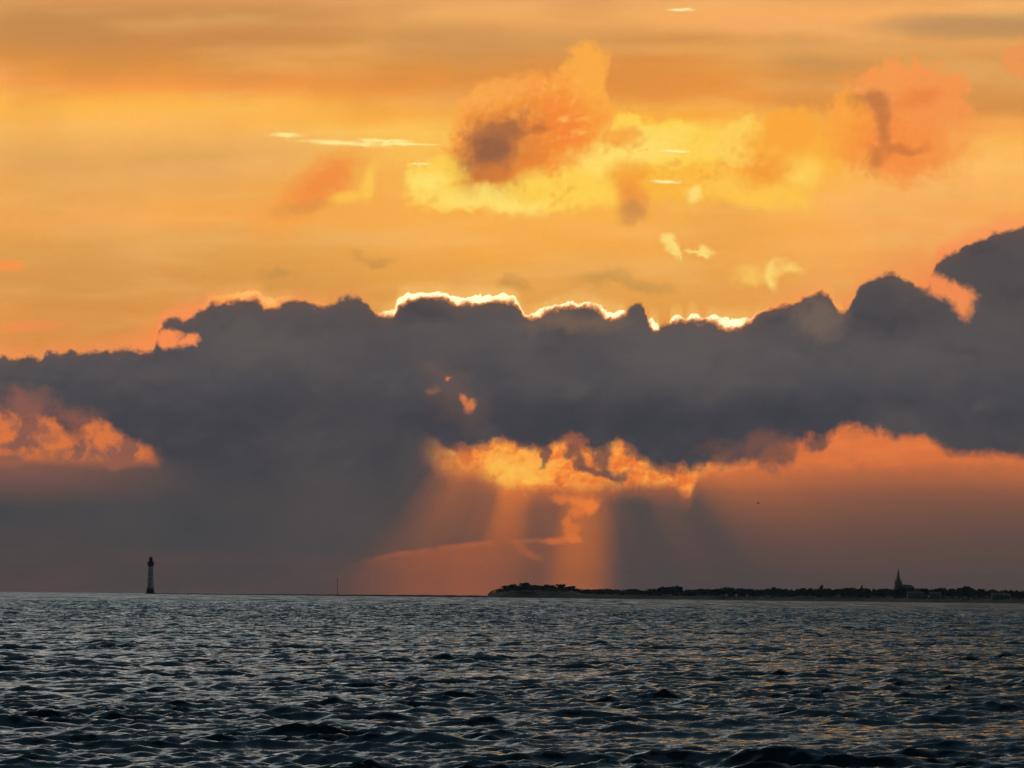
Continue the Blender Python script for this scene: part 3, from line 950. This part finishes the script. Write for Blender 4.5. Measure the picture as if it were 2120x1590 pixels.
# ------------------------------------------------------------------ lighthouse
def lathe(name, prof, mat, parent, seg=24, smooth=True, cap=True):
    V = []; F = []
    for (r_, z_) in prof:
        for k in range(seg):
            t = 2 * math.pi * k / seg
            V.append((r_ * math.cos(t), r_ * math.sin(t), z_))
    n = len(prof)
    for i in range(n - 1):
        for k in range(seg):
            k2 = (k + 1) % seg
            F.append((i * seg + k, i * seg + k2, (i + 1) * seg + k2, (i + 1) * seg + k))
    if cap:
        F.append(tuple(range(seg - 1, -1, -1)))
        F.append(tuple((n - 1) * seg + k for k in range(seg)))
    o = mesh_obj(name, V, F, mat, parent, smooth=False)
    if smooth:
        me = o.data
        me.polygons.foreach_set('use_smooth', [len(p.vertices) == 4 for p in me.polygons])
    return o


def box(bm, x0, x1, y0, y1, z0, z1):
    vs = [bm.verts.new((x, y, z)) for x in (x0, x1) for y in (y0, y1) for z in (z0, z1)]
    for f in ((0, 1, 3, 2), (4, 6, 7, 5), (0, 4, 5, 1), (2, 3, 7, 6), (0, 2, 6, 4), (1, 5, 7, 3)):
        bm.faces.new([vs[i] for i in f])


def lighthouse():
    D = 4600.0
    u = D / FPX                                           # metres per photograph pixel at this distance
    base = at(311.2, 1230, D)
    z0 = surf(D) - 0.6
    t = empty('lighthouse', (base.x, base.y, z0))
    tag(t, 'tall white lighthouse with red lantern top and dark foot standing in the sea', 'lighthouse')
    top = at(311.2, 1151.8, D).z - z0
    sc = top / 80.0                                        # one unit = 1/80 of the height
    def z(v): return v * sc
    lathe('plinth', [(9.8 * u, z(0)), (9.4 * u, z(2.0)), (8.2 * u, z(6)), (7.5 * u, z(12.5))], m_dark, t)
    tw = lathe('tower', [(7.4 * u, z(12.5)), (7.0 * u, z(18)), (6.3 * u, z(35)), (5.8 * u, z(50)), (5.6 * u, z(58.5))], m_white, t)
    lathe('watch_room', [(5.7 * u, z(58.5)), (5.8 * u, z(61)), (6.6 * u, z(63.0)), (7.1 * u, z(64.8)), (7.2 * u, z(65.2))], m_red, t)
    # gallery: deck with railing
    g = lathe('gallery', [(7.9 * u, z(65.2)), (8.0 * u, z(65.9))], m_red, t, smooth=False)
    bm = bmesh.new()
    for k in range(24):
        a = 2 * math.pi * k / 24
        x, y = 7.7 * u * math.cos(a), 7.7 * u * math.sin(a)
        box(bm, x - 0.05, x + 0.05, y - 0.05, y + 0.05, z(65.9), z(69.3))
    for zz in (67.6, 69.3):
        for k in range(24):
            a0, a1 = 2 * math.pi * k / 24, 2 * math.pi * (k + 1) / 24
            P_ = [(7.7 * u * math.cos(a), 7.7 * u * math.sin(a)) for a in (a0, a1)]
            vs = [bm.verts.new((p[0], p[1], z(zz) + dz_)) for p in P_ for dz_ in (0, 0.14)]
            bm.faces.new((vs[0], vs[1], vs[3], vs[2]))
    bm_obj('railing', bm, m_red, g)
    lathe('drum', [(5.2 * u, z(65.9)), (4.6 * u, z(69.5)), (3.8 * u, z(72.0))], m_red, t)
    ln = lathe('lantern', [(3.2 * u, z(72.0)), (3.2 * u, z(76.0))], m_glass, t, smooth=False, seg=12)
    for k in range(8):
        a = 2 * math.pi * k / 8
        x, y = 3.35 * u * math.cos(a), 3.35 * u * math.sin(a)
        bm = bmesh.new()
        box(bm, x - 0.09, x + 0.09, y - 0.09, y + 0.09, z(72.0), z(76.0))
        bm_obj('glazing_bar', bm, m_metal, ln)
    cup = lathe('dome', [(3.9 * u, z(76.0)), (3.6 * u, z(77.0)), (2.5 * u, z(78.4)), (1.0 * u, z(79.2)), (0.3 * u, z(79.5))], m_red, t)
    lathe('vent_ball', [(0.2 * u, z(79.5)), (0.8 * u, z(79.9)), (0.8 * u, z(80.3)), (0.15 * u, z(80.9)), (0.1 * u, z(82.2))], m_metal, cup, seg=10)
    # slit windows up the tower, each facing the shore
    for i, zz in enumerate((20, 31, 42, 53)):
        r_ = np.interp(zz, [12.5, 18, 35, 50, 58.5], [7.4, 7.0, 6.3, 5.8, 5.6]) * u
        bm = bmesh.new()
        box(bm, -0.3, 0.3, -r_ - 0.06, -r_ + 0.3, z(zz), z(zz) + 1.3)
        bm_obj('window', bm, m_void, tw)
    bm = bmesh.new()
    box(bm, -0.6, 0.6, -9.6 * u, -8.2 * u, z(3.2), z(3.2) + 2.2)
    bm_obj('door', bm, m_void, t)
    # low rocks beside the foot
    V = []; n = 26
    for k in range(4):
        for i in range(n):
            f = i / (n - 1)
            px = 296 + 48 * f
            d = D - 12 + k * 8
            x, y = xy(px, d)
            h = (0.75 * math.sin(math.pi * f) ** 0.5 if 0 < f < 1 else 0) * (1 + 0.35 * math.sin(i * 2.1 + k)) * (1 if k in (1, 2) else 0)
            V.append((x, y, surf(d) + (h if k in (1, 2) else -0.4)))
    o = grid_mesh('reef', np.array(V), 4, n, m_rock)
    tag(o, kind='structure')


lighthouse()


def beacon():
    D = 4500.0
    p = at(698.5, 1231, D)
    z0 = surf(D + 130) + 0.1
    t = empty('beacon', (p.x, p.y + 130 * 0, surf(D) - 0.5))
    tag(t, 'thin dark beacon pole standing alone beside the sandbar between lighthouse and point', 'beacon')
    H = at(698.5, 1198, D).z - surf(D) + 0.5
    lathe('footing', [(0.9, 0), (0.8, 0.9), (0.5, 1.3)], m_dark, t, seg=12, smooth=False)
    lathe('pole', [(0.24, 1.3), (0.20, H * 0.6), (0.15, H - 1.2)], m_rust, t, seg=10)
    lathe('topmark', [(0.1, H - 1.2), (0.5, H - 1.1), (0.5, H - 0.2), (0.1, H)], m_rust, t, seg=10, smooth=False)


beacon()


# ------------------------------------------------------------------ church
def church():
    D = 4420.0
    u = D / FPX
    p = at(1859.5, 1240, D)
    z0 = ground_z(1860, D) - 0.5
    t = empty('church', (p.x, p.y, z0), math.radians(8))
    tag(t, 'stone village church with a tall pointed spire rising above the trees at right', 'church')
    def zz(py): return at(1859.5, py, D).z - z0
    w = 6.6 * u
    zt = zz(1208.0)
    bm = bmesh.new()
    box(bm, -w, w, -w, w, 0, zt)
    tw = bm_obj('tower', bm, m_stone, t)
    bm = bmesh.new()
    box(bm, -w * 1.07, w * 1.07, -w * 1.07, w * 1.07, zt, zt + 0.5)
    bm_obj('cornice', bm, m_stone, tw)
    for sx_ in (-1, 1):
        bm = bmesh.new()
        box(bm, sx_ * w * 0.42 - 0.35, sx_ * w * 0.42 + 0.35, -w - 0.04, -w + 0.2, zt - 4.4, zt - 1.2)
        bm_obj('belfry_opening', bm, m_void, tw)
    for sx_ in (-1, 1):
        for sy_ in (-1, 1):
            bm = bmesh.new()
            box(bm, sx_ * w - 0.5, sx_ * w + 0.5, sy_ * w - 0.5, sy_ * w + 0.5, 0, zt - 3)
            bm_obj('buttress', bm, m_stone, tw)
    # octagonal spire with broached foot, lucarnes and corner pinnacles
    lathe('spire', [(w * 1.02, zt + 0.5), (w * 0.80, zt + 2.2), (w * 0.62, zz(1200)), (w * 0.44, zz(1192)), (w * 0.22, zz(1183)), (0.12, zz(1177.5))], m_stone, t, seg=8, smooth=False)
    sp = [o for o in t.children if o.name.startswith('spire')][0]
    lathe('cross', [(0.09, zz(1177.5)), (0.09, zz(1174.5))], m_metal, sp, seg=6, smooth=False)
    for sx_ in (-1, 1):
        for sy_ in (-1, 1):
            pin = lathe('pinnacle', [(0.55, zt + 0.5), (0.5, zt + 2.0), (0.04, zt + 4.4)], m_stone, t, seg=6, smooth=False)
            pin.location = (sx_ * (w - 0.5), sy_ * (w - 0.5), 0)
    # nave and apse to the right
    L = 26 * u; hw = 4.5; ze = zz(1217); zr = zz(1211)
    bm = bmesh.new()
    box(bm, w, w + L, -hw, hw, 0, ze)
    nv = bm_obj('nave', bm, m_stone, t)
    V = [(w, -hw - 0.4, ze), (w + L + 0.3, -hw - 0.4, ze), (w + L + 0.3, hw + 0.4, ze), (w, hw + 0.4, ze), (w, 0, zr + 0.6), (w + L * 0.82, 0, zr)]
    mesh_obj('roof', V, [(0, 1, 5, 4), (3, 4, 5, 2), (1, 2, 5), (0, 4, 3), (0, 3, 2, 1)], m_slate, t)
    for k in range(4):
        bm = bmesh.new()
        x = w + L * (0.14 + 0.23 * k)
        box(bm, x - 0.45, x + 0.45, -hw - 0.05, -hw + 0.2, 2.5, ze - 1.2)
        bm_obj('window', bm, m_void, nv)


church()


# ------------------------------------------------------------------ low houses among the trees
def house(px0, px1, d, py_eave, py_ridge, label, rz=0.0):
    pc = at((px0 + px1) / 2, 1240, d)
    u = d / FPX
    z0 = ground_z((px0 + px1) / 2, d) - 0.4
    t = empty('house', (pc.x, pc.y, z0), rz)
    tag(t, label, 'house', 'low pale houses by the shore right of the church')
    hw = (px1 - px0) / 2 * u; hd = 3.6
    ze = at((px0 + px1) / 2, py_eave, d).z - z0
    zr = at((px0 + px1) / 2, py_ridge, d).z - z0
    bm = bmesh.new(); box(bm, -hw, hw, -hd, hd, 0, ze)
    wl = bm_obj('wall', bm, m_wall, t)
    V = [(-hw - 0.4, -hd - 0.5, ze), (hw + 0.4, -hd - 0.5, ze), (hw + 0.4, hd + 0.5, ze), (-hw - 0.4, hd + 0.5, ze), (-hw - 0.4, 0, zr), (hw + 0.4, 0, zr)]
    rf = mesh_obj('roof', V, [(0, 1, 5, 4), (3, 4, 5, 2), (1, 2, 5), (0, 4, 3), (0, 3, 2, 1)], m_tile, t)
    bm = bmesh.new(); box(bm, hw * 0.55, hw * 0.55 + 0.8, -0.4, 0.4, zr - 0.6, zr + 0.7)
    bm_obj('chimney', bm, m_wall, rf)
    n = max(2, int(hw * 2 / 3.2))
    for k in range(n):
        x = -hw + (k + 0.5) * 2 * hw / n
        bm = bmesh.new()
        if k == n // 2:
            box(bm, x - 0.5, x + 0.5, -hd - 0.05, -hd + 0.2, 0.4, 2.4)
            bm_obj('door', bm, m_shut, t)
        else:
            box(bm, x - 0.55, x + 0.55, -hd - 0.05, -hd + 0.2, 1.2, 2.4)
            bm_obj('window', bm, m_shut, t)


house(1878, 1912, 4040, 1228.5, 1224.5, 'long low pale house in front of the trees just right of the church', 0.05)
house(1925, 1948, 4030, 1229.0, 1225.5, 'small pale house between the long house and the big round tree', -0.12)
house(2052, 2086, 3985, 1231.5, 1227.5, 'low pale house at the far right end of the shore', 0.08)


# ------------------------------------------------------------------ trees
def crown_mesh(name, kind, seed, mat):
    """leaf clumps spread through the volume of a crown of unit height and unit width (x, y in -0.5..0.5, z in 0..1)"""
    r_ = np.random.default_rng(seed)
    lobes = []
    if kind == 'round':
        for k in range(9):
            a = r_.uniform(0, 2 * math.pi); q = r_.uniform(0.05, 0.30)
            lobes.append((q * math.cos(a), q * math.sin(a), r_.uniform(0.35, 0.72), r_.uniform(0.17, 0.27)))
    elif kind == 'low':
        for k in range(11):
            a = r_.uniform(0, 2 * math.pi); q = r_.uniform(0.1, 0.36)
            lobes.append((q * math.cos(a), q * math.sin(a), r_.uniform(0.3, 0.68), r_.uniform(0.14, 0.25)))
    elif kind == 'pine':
        for k in range(9):
            a = r_.uniform(0, 2 * math.pi); q = r_.uniform(0.05, 0.38)
            lobes.append((q * math.cos(a) + 0.05, q * math.sin(a), r_.uniform(0.62, 0.86), r_.uniform(0.10, 0.17)))
        for k in range(3):
            lobes.append((r_.uniform(-0.25, 0.25), r_.uniform(-0.2, 0.2), r_.uniform(0.42, 0.6), 0.10))
    else:  # spiky
        for k in range(9):
            f = k / 8.0
            lobes.append((r_.normal(0, 0.05) + 0.1 * (f - 0.5), r_.normal(0, 0.05), 0.15 + 0.75 * f, 0.27 * (1 - f) + 0.07))
    V = []; F = []
    for (cx, cy, cz, rad) in lobes:
        n = int(60 + 900 * rad * rad)
        for _ in range(n):
            v = r_.normal(size=3); v /= np.linalg.norm(v)
            q = rad * r_.uniform(0.45, 1.05)
            c = np.array([cx, cy, cz]) + v * q * np.array([1, 1, 0.85])
            s = r_.uniform(0.022, 0.05)
            e1 = r_.normal(size=3); e1 /= np.linalg.norm(e1)
            e2 = np.cross(e1, v + r_.normal(size=3) * 0.6); e2 /= max(np.linalg.norm(e2), 1e-6)
            i = len(V)
            s *= 1.25
            V += [c - e1 * s - e2 * s * 0.6, c + e1 * s * 0.4 - e2 * s, c + e1 * s + e2 * s * 0.5, c - e1 * s * 0.3 + e2 * s]
            F.append((i, i + 1, i + 2, i + 3))
    V = np.array(V)
    V[:, 2] *= 1.0 / V[:, 2].max()
    V[:, :2] *= 1.0 / (V[:, 0].max() - V[:, 0].min())
    me = bpy.data.meshes.new(name)
    me.from_pydata([tuple(v) for v in V], [], F)
    me.materials.append(mat)
    return me


def trunk_mesh(name, seed, lean=0.0):
    """tapered trunk with limbs, unit height"""
    r_ = random.Random(seed)
    bm = bmesh.new()

    def limb(p0, p1, r0, r1, seg=7):
        d_ = (p1 - p0); q = d_.to_track_quat('Z', 'Y')
        ring = []
        for p, rr_ in ((p0, r0), (p0.lerp(p1, 0.5) + Vector((r_.uniform(-.02, .02), r_.uniform(-.02, .02), 0)), (r0 + r1) / 2), (p1, r1)):
            ring.append([bm.verts.new(p + q @ Vector((rr_ * math.cos(2 * math.pi * k / seg), rr_ * math.sin(2 * math.pi * k / seg), 0))) for k in range(seg)])
        for a, b in zip(ring, ring[1:]):
            for k in range(seg):
                bm.faces.new((a[k], a[(k + 1) % seg], b[(k + 1) % seg], b[k]))
    top = Vector((lean * 0.5, 0, 0.55))
    limb(Vector((0, 0, -0.06)), top, 0.035, 0.022)
    for k in range(5):
        a = 2 * math.pi * k / 5 + r_.uniform(-.4, .4)
        limb(top - Vector((0, 0, r_.uniform(0, .15))), top + Vector((math.cos(a) * 0.26, math.sin(a) * 0.26, r_.uniform(.1, .28))), 0.016, 0.006)
    me = bpy.data.meshes.new(name)
    bm.to_mesh(me); bm.free()
    me.materials.append(m_bark)
    return me


CR = {k: [crown_mesh('crown', k, 10 * i + j, m_leaf2 if k in ('pine', 'spiky') else m_leaf) for j in range(n)] for i, (k, n) in enumerate((('round', 4), ('low', 4), ('pine', 3), ('spiky', 2)))}
TR = [trunk_mesh('trunk', s, l) for s, l in ((1, 0.0), (2, 0.15), (3, -0.12))]


def tree(px, py_top, wpx, d, kind, label, group, j=None, name='tree'):
    u = d / FPX
    p = at(px, 1240, d)
    z0 = ground_z(px, d) - 0.3
    top = at(px, py_top, d).z
    h = top - z0
    t = empty(name, (p.x, p.y, z0), random.uniform(0, 6.28) if kind in ('round', 'low') else random.uniform(-0.4, 0.4))
    tag(t, label, 'tree', group)
    me = random.choice(CR[kind]) if j is None else CR[kind][j]
    c = bpy.data.objects.new('crown', me); COL.objects.link(c); c.parent = t
    c.scale = (wpx * u, wpx * u * random.uniform(0.8, 1.1), h)
    k = bpy.data.objects.new('trunk', random.choice(TR)); COL.objects.link(k); k.parent = t
    k.scale = (h, h, h)
    return t


PROFILE = [(1017, 1226), (1046, 1214.5), (1061, 1210), (1075, 1212), (1088, 1210), (1105, 1211), (1127, 1209.5), (1140, 1210.5), (1149, 1217.5), (1160, 1212), (1175, 1213), (1184, 1213.5), (1193, 1219.5), (1230, 1218.5), (1255, 1217.5),
           (1275, 1220.6), (1287, 1218.3), (1300, 1219.5), (1312, 1217), (1335, 1221), (1360, 1216.5), (1385, 1214.5), (1405, 1213), (1417, 1220.5), (1434, 1218.5), (1456, 1217), (1483, 1217.5), (1510, 1214), (1530, 1217), (1549, 1218),
           (1570, 1219), (1595, 1214.5), (1615, 1216.5), (1631, 1220), (1650, 1217), (1672, 1214.5), (1690, 1219), (1715, 1216.5), (1735, 1218.5), (1761, 1214.5), (1790, 1217), (1810, 1218.5), (1833, 1217), (1850, 1216.5),
           (1900, 1216.5), (1920, 1217.5), (1950, 1215.5), (1975, 1219), (2003, 1214), (2020, 1220), (2030, 1217.5), (2050, 1219), (2072, 1220.5), (2111, 1221), (2200, 1221), (2400, 1223)]
G1_, G2_, G3_ = 'trees on the point', 'trees along the shore between the point and the church', 'trees to the right of the church'


def sect(px, low=False):
    if px < 1150:
        return ('low dark bush-like tree in front of the pines on the point' if low else 'dark windswept tree packed into the clump on top of the point'), G1_
    if px < 1230:
        return ('low tree in front of the last pines at the right of the point' if low else 'dark tree between the last pines of the point and the low dip after them'), G1_
    if px < 1372:
        return ('low bushy tree in the dip between the point and the wide flat pine' if low else 'dark rounded tree between the point and the wide flat crowned pine'), G2_
    if px < 1530:
        return ('low bushy tree in front of the row just right of the wide flat pine' if low else 'dark rounded tree in the row just right of the wide flat crowned pine'), G2_
    if px < 1699:
        return ('low bushy tree in front of the row left of the pointed conifer' if low else 'dark rounded tree in the row leading up to the pointed conifer from the left'), G2_
    if px < 1783:
        return ('low bushy tree in front, between the two pointed conifers' if low else 'dark rounded tree between the two pointed conifers'), G2_
    if px < 1862:
        return ('low bushy tree in front of the last trees left of the church' if low else 'dark rounded tree between the narrow conifer and the church tower'), G2_
    if px < 1962:
        return ('low bushy tree in front of the church and its pale houses' if low else 'dark rounded tree between the church and the biggest round tree'), G3_
    return ('low bushy tree in front, between the biggest round tree and the right edge' if low else 'dark rounded tree between the biggest round tree and the right edge'), G3_


rt = random.Random(5)
px = 1040.0
while px < 2160:
    wpx = rt.uniform(16, 30)
    top = interp(PROFILE, px) + rt.uniform(-0.4, 1.2)
    lab, grp = sect(px)
    d = interp(SHORE, px) + rt.uniform(90, 160)
    tree(px, top, wpx, d, 'round' if rt.random() < 0.5 else 'low', lab, grp)
    px += rt.uniform(8, 15)
# a nearer, lower row closes the gaps
px = 1035.0
while px < 2160:
    wpx = rt.uniform(18, 32)
    top = interp(PROFILE, px) + rt.uniform(3.0, 6.5)
    lab, grp = sect(px, True)
    d = interp(SHORE, px) + rt.uniform(50, 80)
    if not (1866 < px < 1960 or 2045 < px < 2095):
        tree(px, top, wpx, d, 'low', lab, grp)
    px += rt.uniform(15, 24)
# trees that stand out
tree(1088, 1205.5, 26, 4720, 'pine', 'tallest umbrella pine on the point, its flat crown leaning to the right', G1_, 0, 'pine_tree')
tree(1060, 1209.0, 24, 4720, 'pine', 'flat topped pine at the left end of the clump on the point', G1_, 1, 'pine_tree')
tree(1161, 1208.5, 22, 4720, 'pine', 'pine standing apart right of the gap in the clump on the point', G1_, 2, 'pine_tree')
tree(1184, 1212.5, 18, 4700, 'pine', 'small pine at the right end of the clump on the point', G1_, 0, 'pine_tree')
tree(1699, 1210.5, 20, 4330, 'spiky', 'pointed tree standing above the treeline midway along the shore', G2_, 0, 'conifer')
tree(1783, 1211.0, 12, 4280, 'spiky', 'narrow pointed tree above the treeline just left of the church', G2_, 1, 'conifer')
tree(1405, 1211.5, 18, 4450, 'round', 'taller tree at the left end of the shore treeline past the point', G2_, 2)
tree(1385, 1213.5, 34, 4450, 'pine', 'wide flat crowned pine beside the taller tree past the point', G2_, 2, 'pine_tree')
tree(2004, 1212.5, 36, 4080, 'round', 'biggest round tree to the right of the church', G3_, 1)


def scrub():
    """low bushes and reeds nobody could count, filling the strip under the trees"""
    r_ = np.random.default_rng(3)
    n = 16000
    V = np.zeros((n * 4, 3)); F = np.arange(n * 4).reshape(n, 4).tolist()
    for i in range(n):
        px_ = r_.uniform(1010, 2260)
        d = interp(SHORE, px_) + r_.uniform(38, 150)
        x, y = xy(px_, d)
        z = ground_z(px_, d)
        G = interp(GROUND, px_)
        hh = r_.uniform(0, 1) ** 1.3 * 4.2 * min(1, G / 3.0)
        c = np.array([x, y, z + hh - 0.5])
        s = r_.uniform(0.25, 0.6)
        e1 = r_.normal(size=3); e1 /= np.linalg.norm(e1)
        e2 = np.cross(e1, r_.normal(size=3)); e2 /= np.linalg.norm(e2)
        V[4 * i:4 * i + 4] = [c - e1 * s - e2 * s, c + e1 * s - e2 * s * .6, c + e1 * s * .7 + e2 * s, c - e1 * s * .5 + e2 * s]
    o = mesh_obj('scrub', V, F, m_leaf)
    tag(o, 'low dark scrub along the foot of the trees above the beach', 'scrub', kind='stuff')


scrub()


# ------------------------------------------------------------------ the gull
def gull():
    D = 1100.0
    c = at(1570, 1042, D)
    t = empty('gull', c, math.radians(35))
    t.rotation_euler = (math.radians(-25), math.radians(-38), math.radians(20))
    tag(t, 'small dark gull banking in flight above the land right of the sunbeams', 'bird')
    # body: skinned outline along x (head at +x)
    prof = [(-0.34, 0.010, 0.02), (-0.24, 0.05, 0.02), (-0.12, 0.085, 0.01), (0.02, 0.10, 0.0), (0.14, 0.085, 0.0), (0.21, 0.05, 0.01), (0.26, 0.052, 0.02), (0.30, 0.045, 0.02), (0.33, 0.015, 0.015), (0.385, 0.004, 0.0)]
    V = []; F = []; seg = 10
    for (x, r_, z) in prof:
        for k in range(seg):
            a = 2 * math.pi * k / seg
            V.append((x, r_ * math.cos(a), z + r_ * math.sin(a)))
    for i in range(len(prof) - 1):
        for k in range(seg):
            F.append((i * seg + k, i * seg + (k + 1) % seg, (i + 1) * seg + (k + 1) % seg, (i + 1) * seg + k))
    # wings, part of the one body mesh: raised, swept back, drooping at the tips
    for s in (-1, 1):
        st = [(0.0, 0.05, 0.03, 0.20, 0.05), (0.05, 0.25, 0.12, 0.20, 0.03), (0.03, 0.45, 0.17, 0.16, 0.02), (-0.08, 0.62, 0.13, 0.10, 0.012), (-0.20, 0.74, 0.07, 0.03, 0.006)]
        b0 = len(V)
        for (x, y, z, ch, th) in st:
            V += [(x + ch * 0.5, s * y, z), (x, s * y, z + th), (x - ch * 0.5, s * y, z), (x, s * y, z - th * 0.4)]
        for i in range(len(st) - 1):
            for k in range(4):
                a = b0 + i * 4
                F.append((a + k, a + (k + 1) % 4, a + 4 + (k + 1) % 4, a + 4 + k))
        F.append((b0 + 16, b0 + 17, b0 + 18, b0 + 19))
    b0 = len(V)      # fanned tail
    V += [(-0.30, -0.04, 0.03), (-0.30, 0.04, 0.03), (-0.46, 0.10, 0.02), (-0.48, 0.0, 0.02), (-0.46, -0.10, 0.02), (-0.38, 0, 0.0)]
    F += [(b0, b0 + 1, b0 + 2, b0 + 3, b0 + 4), (b0 + 5, b0 + 2, b0 + 1), (b0 + 5, b0 + 1, b0), (b0 + 5, b0, b0 + 4), (b0 + 5, b0 + 4, b0 + 3), (b0 + 5, b0 + 3, b0 + 2)]
    mesh_obj('body', V, F, m_feather, t)


gull()
# ------------------------------------------------------------------ the air
def haze():
    mt = bpy.data.materials.new('sea_haze')
    mt.use_nodes = True
    nt = mt.node_tree
    nt.nodes.clear()
    v = nt.nodes.new('ShaderNodeVolumePrincipled')
    v.inputs['Color'].default_value = (0.70, 0.82, 1.0, 1)
    v.inputs['Density'].default_value = HAZE
    v.inputs['Anisotropy'].default_value = 0.0
    o_ = nt.nodes.new('ShaderNodeOutputMaterial')
    nt.links.new(v.outputs[0], o_.inputs['Volume'])
    bm = bmesh.new()
    box(bm, -15000, 15000, -300, 15000, -40, 60)
    o = bm_obj('haze', bm, mt)
    tag(o, 'thin pale sea haze lying over the water and the far shore', 'haze', kind='stuff')
    mt.cycles.homogeneous_volume = True


HAZE = 2.0e-5
haze()
print('objects', len(bpy.data.objects))
